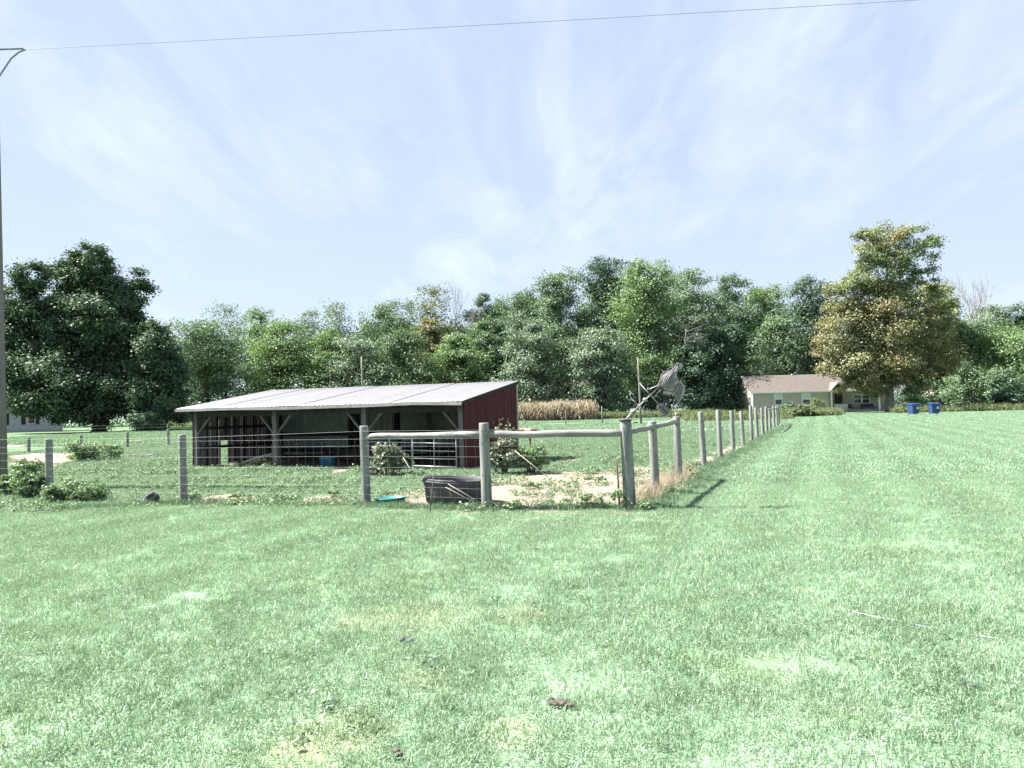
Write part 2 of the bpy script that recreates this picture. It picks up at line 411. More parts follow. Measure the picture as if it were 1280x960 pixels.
# gravel lane: passes left of the paddock, runs behind it to the right
lc = [(-75, 33, 4.6), (-42, 40, 4.4), (-31, 44.5, 4.2), (-24, 53, 3.6), (-20, 59, 3.2), (-14, 66, 3), (-4, 78, 3), (6, 90, 3.2), (14, 96, 4), (26, 100, 4), (48, 103, 3)]
L_, Rr = [], []
for i, (x, y, wd) in enumerate(lc):
    a, b = Vector(lc[max(0, i - 1)][:2]), Vector(lc[min(len(lc) - 1, i + 1)][:2]); d = (b - a).normalized(); nn = Vector((-d.y, d.x))
    L_.append(Vector((x, y)) + nn * wd / 2); Rr.append(Vector((x, y)) - nn * wd / 2)
sheet('gravel_lane', L_ + list(reversed(Rr)), .010, M_gravel, 1.2, .15, 41)

# ------------------------------------------------------------------ scattered ground cover (one object each)
def scatter(name, tiles, pts, rz, scl, var, mats, kind='stuff'):
    Vs, Fs, MI, gid = [], [], [], []; b = 0
    for t, (V, Fc, mi) in enumerate(tiles):
        Vs.append(V); Fs.append(Fc + b); MI.append(mi); gid.append(np.full(len(V), t)); b += len(V)
    NP_ = len(pts); Vs.append(np.asarray(pts)); gid.append(100 + np.asarray(var))
    V = np.concatenate(Vs); Fc = np.concatenate(Fs)
    o = np_mesh(name, V, Fc, None, mats=mats, mi=np.concatenate(MI))
    me = o.data
    def attr(nm, arr, pre):
        a = me.attributes.new(nm, 'FLOAT', 'POINT'); a.data.foreach_set('value', np.concatenate([np.full(b, pre), arr]).astype(np.float32))
    a = me.attributes.new('gid', 'FLOAT', 'POINT'); a.data.foreach_set('value', np.concatenate(gid).astype(np.float32))
    attr('rz', rz, 0.); attr('scl', scl, 1.)
    ng = bpy.data.node_groups.new(name, 'GeometryNodeTree')
    ng.interface.new_socket('Geometry', in_out='INPUT', socket_type='NodeSocketGeometry')
    ng.interface.new_socket('Geometry', in_out='OUTPUT', socket_type='NodeSocketGeometry')
    N_ = ng.nodes; L = ng.links
    gi = N_.new('NodeGroupInput'); go = N_.new('NodeGroupOutput'); jn = N_.new('GeometryNodeJoinGeometry')
    def named(nm):
        q = N_.new('GeometryNodeInputNamedAttribute'); q.data_type = 'FLOAT'; q.inputs['Name'].default_value = nm; return q.outputs[0]
    def sel(val):
        c = N_.new('FunctionNodeCompare'); c.data_type = 'FLOAT'; c.operation = 'EQUAL'; c.inputs['Epsilon'].default_value = .2
        L.new(named('gid'), c.inputs[0]); c.inputs[1].default_value = val
        s = N_.new('GeometryNodeSeparateGeometry'); s.domain = 'POINT'; L.new(gi.outputs[0], s.inputs[0]); L.new(c.outputs[0], s.inputs['Selection']); return s.outputs[0]
    for t in range(len(tiles)):
        ip = N_.new('GeometryNodeInstanceOnPoints'); cx = N_.new('ShaderNodeCombineXYZ')
        L.new(named('rz'), cx.inputs[2]); L.new(cx.outputs[0], ip.inputs['Rotation']); L.new(named('scl'), ip.inputs['Scale'])
        L.new(sel(100 + t), ip.inputs['Points']); L.new(sel(t), ip.inputs['Instance']); L.new(ip.outputs[0], jn.inputs[0])
    L.new(jn.outputs[0], go.inputs[0])
    md = o.modifiers.new('scatter', 'NODES'); md.node_group = ng
    return tag(o, kind=kind)

def disc(nn, rad): 
    a = rng.uniform(0, 2 * np.pi, nn); r_ = rad * np.sqrt(rng.uniform(0, 1, nn)); return r_ * np.cos(a), r_ * np.sin(a)
def blades(nn, rad, h0, h1, wd, lean=.6, clump=0.):
    """grass tile: bent two-segment blades"""
    x, y = disc(nn, rad)
    if clump: 
        k = max(1, nn // 14); cx, cy = disc(k, rad); i = rng.integers(0, k, nn); x = cx[i] + rng.normal(0, clump, nn); y = cy[i] + rng.normal(0, clump, nn)
    h = rng.uniform(h0, h1, nn); az = rng.uniform(0, 2 * np.pi, nn); ln = np.abs(rng.normal(0, lean, nn)) + .15
    fa = rng.uniform(0, 2 * np.pi, nn); tx, ty = np.cos(fa), np.sin(fa); wv = wd * rng.uniform(.6, 1.2, nn)
    lx, ly = np.cos(az), np.sin(az)
    B = np.stack([x, y, np.zeros(nn)], 1); T = np.stack([tx, ty, np.zeros(nn)], 1) * wv[:, None] / 2
    th1, th2 = np.clip(ln * .6, 0, 1.2), np.clip(ln * 1.5, 0, 1.65)
    M1 = B + np.stack([lx * np.sin(th1), ly * np.sin(th1), np.cos(th1)], 1) * (h * .55)[:, None]
    T2 = M1 + np.stack([lx * np.sin(th2), ly * np.sin(th2), np.cos(th2)], 1) * (h * .45)[:, None]
    V = np.stack([B - T, B + T, M1 - T * .85, M1 + T * .85, T2 - T * .12, T2 + T * .12], 1).reshape(-1, 3)
    i = np.arange(nn)[:, None] * 6
    Fc = np.concatenate([i + np.array([[0, 1, 3, 2]]), i + np.array([[2, 3, 5, 4]])], 0)
    return V, Fc, np.zeros(len(Fc), int)
def leaves_at(C, Nn, size, asp=.6, cup=.0):
    """one pointed leaf per centre: 4-corner rhomb in the plane normal to Nn"""
    k = len(C); Nn = Nn / (np.linalg.norm(Nn, axis=1, keepdims=True) + 1e-9)
    r_ = rng.normal(size=(k, 3)); t = np.cross(Nn, r_); t /= np.linalg.norm(t, axis=1, keepdims=True) + 1e-9; b = np.cross(Nn, t)
    s = (np.asarray(size) * np.ones(k))[:, None] / 2
    V = np.stack([C - t * s, C - b * s * asp + t * s * .15, C + t * s, C + b * s * asp + t * s * .15], 1)
    if cup: V[:, [0, 2]] -= (Nn * s * cup)[:, None, :]
    i = np.arange(k)[:, None] * 4
    return V.reshape(-1, 3), i + np.array([[0, 1, 2, 3]])
def weedtile(nn, rad, hmax, size, mi=0):
    k = max(1, nn // 18); cx, cy = disc(k, rad); ch = rng.uniform(.35, 1, k) * hmax; cr = rng.uniform(.05, .16, k)
    i = rng.integers(0, k, nn); a = rng.uniform(0, 2 * np.pi, nn); r_ = np.sqrt(rng.uniform(0, 1, nn))
    C = np.stack([cx[i] + cr[i] * r_ * np.cos(a), cy[i] + cr[i] * r_ * np.sin(a), ch[i] * (1 - .6 * r_ ** 2) * rng.uniform(.3, 1, nn) + .01], 1)
    Nn = np.stack([np.cos(a) * r_ * .7, np.sin(a) * r_ * .7, np.ones(nn)], 1) + rng.normal(0, .35, (nn, 3))
    V, Fc = leaves_at(C, Nn, size * rng.uniform(.6, 1.3, nn), .7, .2)
    return V, Fc, np.full(len(Fc), mi)
def join(*ts):
    b = 0; Vs, Fs, Ms = [], [], []
    for V, Fc, mi in ts: Vs.append(V); Fs.append(Fc + b); Ms.append(mi); b += len(V)
    return np.concatenate(Vs), np.concatenate(Fs), np.concatenate(Ms)
def grid(x0, x1, y0, y1, step, jit=.35):
    x, y = np.meshgrid(np.arange(x0, x1, step), np.arange(y0, y1, step)); x = x.ravel() + rng.uniform(-jit, jit, x.size) * step; y = y.ravel() + rng.uniform(-jit, jit, y.size) * step
    return x, y
def in_view(x, y, mg=1.2): return (np.abs(x) < .76 * y + mg) & (y > 1.2)
LP = [(p[0], p[1]) for p in lawn]
def put(name, tiles, x, y, mats, s0=.8, s1=1.2, z=.006, svals=None):
    k = len(x)
    return scatter(name, tiles, np.stack([x, y, np.full(k, z)], 1), rng.uniform(0, 6.28, k), svals if svals is not None else rng.uniform(s0, s1, k), rng.integers(0, len(tiles), k), mats)

# near lawn
x, y = grid(-14, 14, 1.6, 15.5, .5); k = inside(x, y, LP) & in_view(x, y, 1.) & (y < 15)
put('lawn_grass', [join(blades(1500, .42, .02, .06, .0036, .95), blades(500, .42, .03, .075, .004, .8, .03), weedtile(900, .42, .038, .0115, 1)) for _ in range(5)], x[k], y[k], [M_blade, M_clover])
x, y = grid(-22, 45, 14.6, 48, 1.); k = inside(x, y, LP) & in_view(x, y, 1.5) & (y >= 14.6) & (y < 48)
put('distant_lawn_grass', [blades(3200, .8, .03, .065, .012, 1.0) for _ in range(3)], x[k], y[k], [M_blade])
x, y = grid(4, 70, 47.5, 116, 2.2); k = inside(x, y, LP) & in_view(x, y, 2.)
put('far_lawn_grass', [blades(2600, 1.8, .03, .07, .035, 1.0) for _ in range(3)], x[k], y[k], [M_blade])
x, y = [], []
for (a, c, sx_, sy_, k) in ((725, 733, 30, 5, 6), (440, 900, 40, 20, 7), (560, 835, 40, 14, 4), (640, 760, 50, 10, 3), (1180, 690, 60, 8, 3), (200, 800, 160, 60, 3)):
    for _ in range(k): q = at(random.gauss(a, sx_), random.gauss(c, sy_)); x.append(q.x); y.append(q.y)
put('lawn_weeds', [join(weedtile(46, .09, .06, .028), blades(60, .1, .03, .07, .004, .8)[:2] + (np.ones(120, int),)) for _ in range(4)], np.array(x), np.array(y), [M_weed, M_blade], .5, 1.1)
# longer grass left unmown against the fences and the pole
xs_, ys_ = [], []
for t in np.linspace(0, 1, 330): 
    yy = 11 + 44 * t ** 1.5; xs_.append(fence_x(yy) + .28 + rng.normal(0, .14)); ys_.append(yy - .1)
for p, q in zip(FRONT[1:-1], FRONT[2:]):
    for t in np.linspace(0, 1, 26): c = p.lerp(q, t); xs_.append(c.x + rng.normal(0, .05)); ys_.append(c.y + .12 + rng.normal(0, .07))
put('long_fence_grass', [blades(190, .2, .05, .12, .006, .6) for _ in range(4)], np.array(xs_), np.array(ys_), [M_blade2], .7, 1.3)
pp = at(4, 613)
x, y = disc(90, 1.); x = pp.x + .3 + x * 1.1; y = pp.y - .75 + y * .32
put('long_pole_grass', [blades(240, .25, .12, .34, .007, .45) for _ in range(3)], x, y, [M_blade2], .7, 1.3)

# paddock and meadow
def dirtmask(x, y):
    r_ = np.zeros(np.shape(x), bool)
    for p in DP: r_ |= inside(x, y, [(q.x, q.y) for q in p])
    return r_
SHED_A, SHED_B = at_d(244, 580, 22.1), at_d(581, 580, 19.0); SHED_A.z = SHED_B.z = 0
SU = (SHED_B - SHED_A); SL = SU.length; SU.normalize(); SW = Vector((-SU.y, SU.x, 0))
def S(u, w_, z=0.): return SHED_A + SU * u + SW * w_ + Vector((0, 0, z))
shedp = [S(-.1, -.05)[:2], S(SL + .1, -.05)[:2], S(SL + .1, 4.1)[:2], S(-.1, 4.1)[:2]]
lanep = [tuple(p) for p in L_ + list(reversed(Rr))]
x, y = grid(-24, 22, 11., 46, .47); k = ~inside(x, y, LP) & in_view(x, y, 1.5) & ~inside(x, y, shedp) & ~inside(x, y, lanep) & (x < fence_x(y) + .1)
x, y = x[k], y[k]; dm = dirtmask(x, y); f = fbm(x, y, .5, 4)
keep = ~dm & (rng.uniform(0, 1, len(x)) < np.clip((f - .15) * 4, .85, 1)); x, y, f = x[keep], y[keep], f[keep]
wt = [join(weedtile(420, .48, .09, .032), blades(420, .48, .03, .09, .008, .7)[:2] + (np.ones(840, int),)) for _ in range(4)]
put('pasture_growth', wt, x, y, [M_weed, M_blade], z=.004, svals=.75 + .8 * np.clip(f - .3, 0, 1))
# clumps of broad leaved weeds, thicker where the ground is rough and thinly over the dirt
x, y = grid(-14, 14, 11.2, 30, .5); k = ~inside(x, y, LP) & in_view(x, y, 1.) & ~inside(x, y, shedp) & (x < fence_x(y)); x, y = x[k], y[k]
f = fbm(x, y, .9, 11); dm = dirtmask(x, y); k = (f > np.where(dm, .53, .54) - .12 * (y < 13.6)); x, y, f = x[k], y[k], f[k]
put('broadleaf_weeds', [weedtile(190, .30, .17, .042) for _ in range(4)], x, y, [M_weed], .7, 1.35)
x, y = grid(-45, 45, 44, 112, 1.5); k = ~inside(x, y, LP) & in_view(x, y, 2.) & ~inside(x, y, lanep); x, y = x[k], y[k]; f = fbm(x, y, .12, 5); k = f > .42
put('meadow_grass', [blades(500, 1.1, .05, .2, .03, .5) for _ in range(3)], x[k], y[k], [M_blade], svals=rng.uniform(.6, 1.3, k.sum()))
# dry brush and dead stems on the side fence
x, y = [], []
for t in np.linspace(0, 1, 46): yy = 11.3 + 5.2 * t; x.append(fence_x(yy) + rng.normal(-.05, .17)); y.append(yy)
put('dry_brush', [blades(70, .16, .10, .5, .004, .55) for _ in range(4)], np.array(x), np.array(y), [M_straw], .6, 1.15)
x = np.array(x)[::2] + .1; y = np.array(y)[::2]
put('fence_weeds', [weedtile(40, .2, .4, .045) for _ in range(3)], x, y, [M_weed], .5, 1.)

# ------------------------------------------------------------------ utility pole and the wire
pb = at(0, 612); pb.z = 0
t = thing('utility_pole', 'dark round utility pole standing in weeds at the left edge of the photo', 'utility pole', pb)
b = MB(); b.tube([pb + Vector((0, 0, z)) + Vector((-.022 * z, 0, 0)) for z in (-.2, 2, 5, 8, 10.6)], [.155, .148, .138, .128, .118], 20); b.build('pole', M_utility, t)
top = at_d(-22, 62, pb.y)
b = MB(); b.tube([top + Vector((-.9, .02, -.06)), top + Vector((0.1, .02, 0)), top + Vector((.95, 0, 0))], .02, 8); b.build('bracket_arm', M_cable, t)
e0 = at_d(32, 62, pb.y)
b = MB(); b.tube([e0, at_d(24, 65, pb.y), at_d(14, 73, pb.y), at_d(6, 85, pb.y), at_d(-2, 97, pb.y), at_d(-12, 112, pb.y)], .018, 8); b.build('drop_loop', M_cable, t)
wr = MB(); e1 = at_d(1500, -24, pb.y - 1.5)
e1 = e0.lerp(e1, 1.35)
wr.tube([e0.lerp(e1, q) - Vector((0, 0, .06 * 4 * q * (1 - q))) for q in np.linspace(0, 1, 25)], .0055, 6)
tag(wr.build('overhead_wire', M_cable), 'thin overhead wire crossing the whole sky above the trees', 'wire')

# ------------------------------------------------------------------ fences
def mkpost(parent, base, top_z, rad, lean=(0, 0), seed=0, name='post', label=None):
    b = MB(); random.seed(seed); k = 18; N = 8
    pts = [base + Vector((lean[0] * z, lean[1] * z, z)) for z in np.linspace(-.15, top_z - .02, N)]
    rr = [rad * (1.05 - .07 * i / (N - 1)) * random.uniform(.985, 1.015) for i in range(N)]
    pts.append(pts[-1] + Vector((0, 0, .02))); rr.append(rad * .90)
    b.tube(pts, rr, k, True, 0, .012)
    o = b.build(name, M_post, parent, label)
    if base.y < 18:
        b = MB()
        for q in range(15):
            z = random.uniform(.15, top_z - .1); a = random.uniform(-2.9, -.2); c = base + Vector((lean[0] * z + rad * math.cos(a) * .985, lean[1] * z + rad * math.sin(a) * .985, z))
            b.tube([c - Vector((.016, 0, 0)), c + Vector((.016, 0, random.uniform(-.004, .004)))], .0045, 5)
        tag(b.build('staples', M_darksteel, o), kind='stuff')
    return o
def rail(parent, p, q, r_, seed=0):
    b = MB(); random.seed(seed)
    b.tube([p.lerp(q, s) + Vector((0, 0, random.uniform(-.008, .008))) for s in np.linspace(0, 1, 9)], [r_ * random.uniform(.92, 1.05) for _ in range(9)], 14, True, 0, .02)
    return b.build('rail', M_rail, parent)
def strand(parent, pts, r_=.0014):
    b = MB(); b.tube(pts, r_, 4, False); return b.build('wire', M_wire, parent)
ft = thing('pasture_fence', 'front paddock fence of grey round posts, two top rails and woven wire', 'fence', Vector((-4, 12, 0)), 'fences of the paddock')
def gp(px, base_py):
    p = at(px, base_py); p.z = 0; return p
fp = [(gp(62, 633), .93, .068), (gp(229.5, 629), 1.24, .068), (gp(458, 632), 1.34, .075), (gp(609, 638), 1.36, .080)]
fp[0] = (at_d(62, 620, 14.3), 1.19, .07); fp[0][0].z = 0
ln = (-.018, .004)
for i, (p, h, r_) in enumerate(fp): mkpost(ft, p, h, r_, ln, 30 + i)
ctop = 1.345
mkpost(ft, CORN, ctop, .092, (-.022, .01), 44, 'post', 'thickest corner post with a flat metal cap')
P3 = [Vector((p.x, p.y, 0)) for p, _, _ in fp] + [CORN.copy()]
def lp(p, z): return p + Vector((ln[0] * z, ln[1] * z, z))
rail(ft, lp(fp[2][0], at_d(458, 545.8, fp[2][0].y).z) , lp(fp[3][0], at_d(606, 543, fp[3][0].y).z), .052, 1)
rail(ft, lp(fp[3][0], at_d(606, 543, fp[3][0].y).z - .005), lp(CORN, at_d(780, 541.5, CORN.y).z), .055, 2)
ext = [P3[0] + (P3[0] - P3[1]).normalized() * 4.5] + P3
off = Vector((0, -.075, 0))
for z in (.06, .20, .34, .50, .66, .84, 1.0, 1.12):
    strand(ft, [lp(p, z * (.9 if i < 2 else 1)) + off + Vector((0, 0, random.uniform(-.012, .012))) for i, p in enumerate(ext)])
strand(ft, [lp(p, (1.18 if i < 3 else 1.25)) + off for i, p in enumerate(ext)], .0018)
b = MB()
for i in range(len(ext) - 1):
    a, c = ext[i], ext[i + 1]; k = int((c - a).length / .155)
    for j in range(1, k):
        q = a.lerp(c, j / k) + off; zt = 1.12 * (.9 if i < 2 else 1)
        b.tube([lp(q, .06), lp(q, .6) + Vector((random.uniform(-.01, .01), 0, 0)), lp(q, zt)], .0013, 3, False)
tag(b.build('stay_wire', M_wire, ft), kind='stuff')
fs = thing('pasture_fence', 'long side paddock fence receding from the corner post towards the tan house', 'fence', Vector((5, 19, 0)), 'fences of the paddock')
sx = [824, 853, 884, 904, 920, 932, 942.5, 949, 956, 960.6, 965, 969.7, 973, 975.2]
hh = [1.30, 1.34, 1.40, 1.42, 1.36, 1.30, 1.52, 1.40, 1.38, 1.42, 1.30, 1.46, 1.40, 1.44]
SP = [CORN.copy()]
for i, x in enumerate(sx):
    Y = 2475 / (1024.3 - x) * 1.0 + .35; p = Vector((fence_x(Y), Y, 0)); SP.append(p)
    mkpost(fs, p, hh[i], .074 if i < 2 else .07, (-.016 + .012 * math.sin(i * 2.3), .01), 60 + i)
rail(fs, lp(CORN, at_d(786, 540, 11).z), lp(SP[1], at_d(822, 533.5, SP[1].y).z), .05, 3)
rail(fs, lp(SP[1], at_d(826, 532.5, SP[1].y).z - .01), lp(SP[2], at_d(851, 527, SP[2].y).z), .05, 4)
for i in range(10, 14): rail(fs, lp(SP[i], 1.26), lp(SP[i + 1], 1.26), .045, 5 + i)
off = Vector((.07, -.03, 0))
for z in (.06, .20, .34, .50, .66, .84, 1.0, 1.12): strand(fs, [p + off + Vector((0, 0, z)) for p in SP])
strand(fs, [p + off + Vector((0, 0, 1.24)) for p in SP], .003)
b = MB()
for i in range(6):
    a, c = SP[i], SP[i + 1]; k = int((c - a).length / .16)
    for j in range(1, k): q = a.lerp(c, j / k) + off; b.tube([q + Vector((0, 0, .06)), q + Vector((0, 0, 1.12))], .0013, 3, False)
tag(b.build('stay_wire', M_wire, fs), kind='stuff')
# little metal spike on the third post of the side fence
b = MB(); b.tube([SP[2] + Vector((-.02, 0, 1.33)), SP[2] + Vector((-.02, 0, 1.43))], .02, 8); b.build('post_spike', M_paleboard, fs)
# back left wire fence
fb = thing('wire_fence', 'low wire fence with four thin grey posts between the lane and the shed', 'fence', Vector((-21, 38, 0)), None)
bp = [(36, 566, 547), (101.5, 561, 544), (159.5, 560, 540), (210.5, 557, 536.5)]; BP = []
for i, (x, y0, y1) in enumerate(bp):
    p = at(x, y0); p.z = 0; BP.append(p); h = at_d(x, y1, p.y).z; mkpost(fb, p, h, .075, (-.01, 0), 90 + i)
BX = [BP[0] + Vector((-6, -2, 0))] + BP + [S(-.2, 14)]
for z in (.15, .5, .8, 1.05, 1.2): strand(fb, [p + Vector((0, -.08, z)) for p in BX], .003)
# boundary posts along the back of the paddock
for i, (x, y0, y1, r_, mt, lab) in enumerate([(657.5, 530.5, 515, .03, M_darksteel, 'thin dark steel T-post in the meadow right beside the shed corner'),
                           (707.5, 531, 513, .06, M_post, 'short wooden post at the lane in front of the dry corn'), (753, 530.5, 508, .06, M_post, 'short wooden post at the lane beside the tall pale pole')]):
    p = at(x, y0); p.z = 0; h = at_d(x, y1, p.y).z; b = MB()
    if i == 0: b.box((-r_, -.01, -.1), (r_, .01, h), M=Matrix.Translation(p)); b.box((-.01, -.04, -.1), (.01, -.012, h), M=Matrix.Translation(p))
    else: b.tube([p + Vector((0, 0, z)) for z in (-.1, h * .5, h - .02, h)], [r_, r_, r_, r_ * .8], 10, True, 0, .02)
    tag(b.build('steel_post' if i == 0 else 'wooden_post', mt, loc=p), lab, 'post', 'posts along the back of the paddock')
for (x, y0, y1, Y, nm) in [(801.5, 531, 447, 63, 'tall pale pole standing behind the rooster weathervane'), (455, 526, 446, 60, 'tall pale pole rising behind the shed roof')]:
    p = at_d(x, y0, Y); p.z = 0; h = at_d(x - 1.8, y1, Y).z; b = MB()
    b.tube([p + Vector((-.02 * z, 0, z)) for z in (-.2, h * .4, h * .8, h)], [.095, .085, .075, .065], 10); tag(b.build('tall_pole', M_barkpale, loc=p), nm, 'pole', 'tall poles in the meadow')

# ------------------------------------------------------------------ shed
sh = thing('open_shed', 'low open fronted livestock shed with white metal roof and red end wall', 'shed', S(SL / 2, 2, 0))
M_slat = pmat('silver grey slats', (.10, .095, .095), (.24, .225, .22), 9., 6., .95, .5, 14., (1, 1, .1))
def sbox(b, u0, u1, w0, w1, z0, z1, mi=0):
    b.hexa([S(u0, w0, z0), S(u1, w0, z0), S(u1, w1, z0), S(u0, w1, z0), S(u0, w0, z1), S(u1, w0, z1), S(u1, w1, z1), S(u0, w1, z1)], mi)
D = 4.05; Z0 = 1.80; SLOPE = .148
def rz_(w_): return Z0 + (w_ + .3) * SLOPE
# floor of trodden earth
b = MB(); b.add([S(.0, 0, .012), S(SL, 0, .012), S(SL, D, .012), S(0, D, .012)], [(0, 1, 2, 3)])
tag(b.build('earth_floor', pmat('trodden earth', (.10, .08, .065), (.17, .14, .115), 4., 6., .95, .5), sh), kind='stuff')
# roof: corrugated sheets, each a part sharing one mesh
US, UE, WS, WE = -.42, SL + .10, -.32, D + .16
NSH = 13; sw_ = (UE - US) / NSH
V, Fc = [], []; NC = 30
rows = [WS, WS + .8, WS + 2.2, (WS + WE) / 2 + .8, WE]
for w_ in rows:
    for j in range(NC + 1):
        u = sw_ * 1.03 * j / NC; zz_ = .009 * math.cos(2 * math.pi * u / .076 * .5) ; V.append((u, w_, zz_))
for i in range(len(rows) - 1):
    for j in range(NC): a = i * (NC + 1) + j; Fc.append((a, a + 1, a + NC + 2, a + NC + 1))
rmesh = None
for i in range(NSH):
    if rmesh is None:
        b = MB(); b.add(V, Fc, 0, True); o = b.build('roof_sheet', M_metalroof); rmesh = o.data
        sm_ = o.modifiers.new('thickness', 'SOLIDIFY'); sm_.thickness = .004; src = o
    else: o = src.copy(); col.objects.link(o)
    xx = SU; yy = (SW + Vector((0, 0, SLOPE))).normalized(); zv = xx.cross(yy)
    Mx = Matrix((xx, yy, zv)).transposed().to_4x4()
    sag = .003 * math.sin(i * 1.7)
    Mx.translation = S(US + i * sw_, 0, rz_(0) + .012 + .0012 * (i % 2) + sag) - base_of(sh)
    o.parent = sh; o.matrix_local = Mx
# rafters, header, purlins
for u in np.linspace(.05, SL - .05, 10):
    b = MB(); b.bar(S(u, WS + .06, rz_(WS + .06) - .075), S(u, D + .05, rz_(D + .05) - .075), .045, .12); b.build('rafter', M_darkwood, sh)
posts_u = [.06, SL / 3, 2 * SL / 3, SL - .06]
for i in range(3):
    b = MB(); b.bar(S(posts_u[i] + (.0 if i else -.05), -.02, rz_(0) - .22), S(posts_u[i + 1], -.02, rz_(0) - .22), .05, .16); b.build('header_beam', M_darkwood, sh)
# eave boards, drooping a little
ez = lambda u: rz_(WS) - .035 + .018 * math.sin(u * 1.1 + .5) - .02 * (u > 5.2) * math.sin((u - 5.2) * 1.6)
us = [US, 1.6, 3.4, 5.4, 6.1, 7.7, UE]
for a, c in zip(us[:-1], us[1:]):
    b = MB(); b.bar(S(a, WS - .03, ez(a)), S(c - .004, WS - .03, ez(c)), .035, .085); b.build('eave_board', M_fascia, sh)
# front posts with knee braces
for i, u in enumerate(posts_u):
    b = MB(); mt = M_oldwood
    b.bar(S(u, .02, -.05), S(u - .03, .02, rz_(0) - .11), .13, .13, SW); b.build('post', mt, sh)
    for sgn in (-1, 1):
        if (i == 0 and sgn < 0) or (i == 3 and sgn > 0): continue
        b = MB(); b.bar(S(u + sgn * .07, .0, rz_(0) - .82), S(u + sgn * .62, .0, rz_(0) - .20), .04, .085, SW); b.build('knee_brace', M_oldwood, sh)
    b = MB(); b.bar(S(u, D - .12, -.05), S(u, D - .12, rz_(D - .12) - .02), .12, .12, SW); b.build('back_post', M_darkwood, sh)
# left wall: gapped boards, some broken off short
random.seed(5); w_ = .0; i = 0
while w_ < D - .05:
    wd = random.uniform(.07, .12); z0 = random.uniform(0., .06); gap = random.uniform(.001, .007)
    if random.random() < .2: gap += .009
    b = MB(); z1 = rz_(w_) - .02
    tl = random.uniform(-.012, .012)
    if 1.05 < w_ < 1.32:                                             # the hole that shows the grass behind
        sbox(b, -.025 + tl, .0 + tl, w_, w_ + wd, .78, z1)
    else: sbox(b, -.025 + tl, .0 + tl, w_, w_ + wd, z0, z1)
    b.build('board', M_slat if i % 4 else M_darkwood, sh); w_ += wd + gap; i += 1
for z in (.55, 1.15):
    b = MB(); sbox(b, .012, .055, .1, D - .1, z, z + .09); b.build('wall_rail', M_darkwood, sh)
b = MB(); sbox(b, -.045, -.027, -.06, .10, 0, rz_(0) - .03); b.build('corner_board', M_red, sh)
# red right wall, board by board
w_ = -.02; i = 0
while w_ < D:
    wd = min(.165, D + .02 - w_); b = MB(); z1 = rz_(w_ + wd / 2) - .03; pr = random.uniform(-.004, .006)
    sbox(b, SL + pr, SL + .022 + pr, w_, w_ + wd - .012, random.uniform(.02, .09), z1); b.build('board', M_red, sh); w_ += wd; i += 1
for z in (.3, 1.0, 1.6):
    b = MB(); sbox(b, SL - .045, SL - .006, .1, D - .1, z, z + .09); b.build('wall_rail', M_darkwood, sh)
b = MB(); sbox(b, SL + .03, SL + .05, D - .03, D + .07, 0.02, rz_(D) - .03); b.build('corner_board', M_paleboard, sh)
b = MB(); b.bar(S(SL + .045, WS + .05, rz_(WS + .05) - .05), S(SL + .045, D + .1, rz_(D + .1) - .05), .03, .09); b.build('barge_board', M_darkwood, sh)
# back wall: ribbed metal sheets in two rows with a dark rail between
def ribbed(u0, u1, z0, z1, mt, name='wall_sheet'):
    b = MB(); k = int((u1 - u0) / .03); vs = []
    for z in (z0, z1):
        for j in range(k + 1):
            u = u0 + (u1 - u0) * j / k; vs.append(S(u, D - (.018 if j % 7 == 0 else 0.), z))
    b.add(vs, [(j, j + 1, k + 2 + j, k + 1 + j) for j in range(k)]); 
    o = b.build(name, mt, sh); md = o.modifiers.new('t', 'SOLIDIFY'); md.thickness = .006; return o
u = .05; i = 0; random.seed(8)
while u < SL - .1:
    wd = min(.92, SL - .05 - u)
    if wd > .2:
        if not (5.6 < u < 5.9): ribbed(u, u + wd - .01, .86 + random.uniform(-.03, .03), 1.98 + random.uniform(0, .2), M_panel if i % 3 else M_panel2)
        ribbed(u, u + wd - .01, .12 + random.uniform(0, .15), .80, M_panel2 if i % 2 else M_panel)
    u += .92; i += 1
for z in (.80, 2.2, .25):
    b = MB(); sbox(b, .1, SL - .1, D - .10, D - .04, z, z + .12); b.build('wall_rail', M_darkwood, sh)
b = MB(); sbox(b, .02, SL - .02, D + .012, D + .03, 0, 2.36); b.build('outer_skin', M_red, sh)
# lattice panel hung in the third bay
b = MB(); la, lb, z0, z1 = 6.0, 7.75, .98, 1.62
for j in np.arange(-8, 30):
    for sg in (1, -1):
        u0_ = la + j * .085; seg = []
        za, zb = (z0, z1) if sg > 0 else (z1, z0)
        ua, ub = u0_, u0_ + (z1 - z0)
        t0 = max(0, (la - ua) / (ub - ua)); t1 = min(1, (lb - ua) / (ub - ua))
        if t1 - t0 > .03:
            f_ = lambda t_: S(ua + (ub - ua) * t_, D - 1.25 + .006 * sg, za + (zb - za) * t_)
            b.bar(f_(t0), f_(t1), .006, .026, SW)
tag(b.build('lattice', M_paleboard, sh), kind='stuff')
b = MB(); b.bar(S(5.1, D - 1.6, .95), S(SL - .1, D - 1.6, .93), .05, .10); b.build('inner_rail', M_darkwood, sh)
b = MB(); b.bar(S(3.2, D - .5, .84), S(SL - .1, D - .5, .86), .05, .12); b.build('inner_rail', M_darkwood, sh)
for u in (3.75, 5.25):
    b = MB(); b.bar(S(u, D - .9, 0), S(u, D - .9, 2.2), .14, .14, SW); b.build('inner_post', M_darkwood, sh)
b = MB(); sbox(b, 4.9, 5.55, 2.3, 2.34, 1.0, 1.66); b.build('plank_panel', M_oldwood, sh)
b = MB(); sbox(b, 3.2, 5.3, 2.6, 3.1, .05, .42); b.build('feed_trough', M_darkwood, sh)

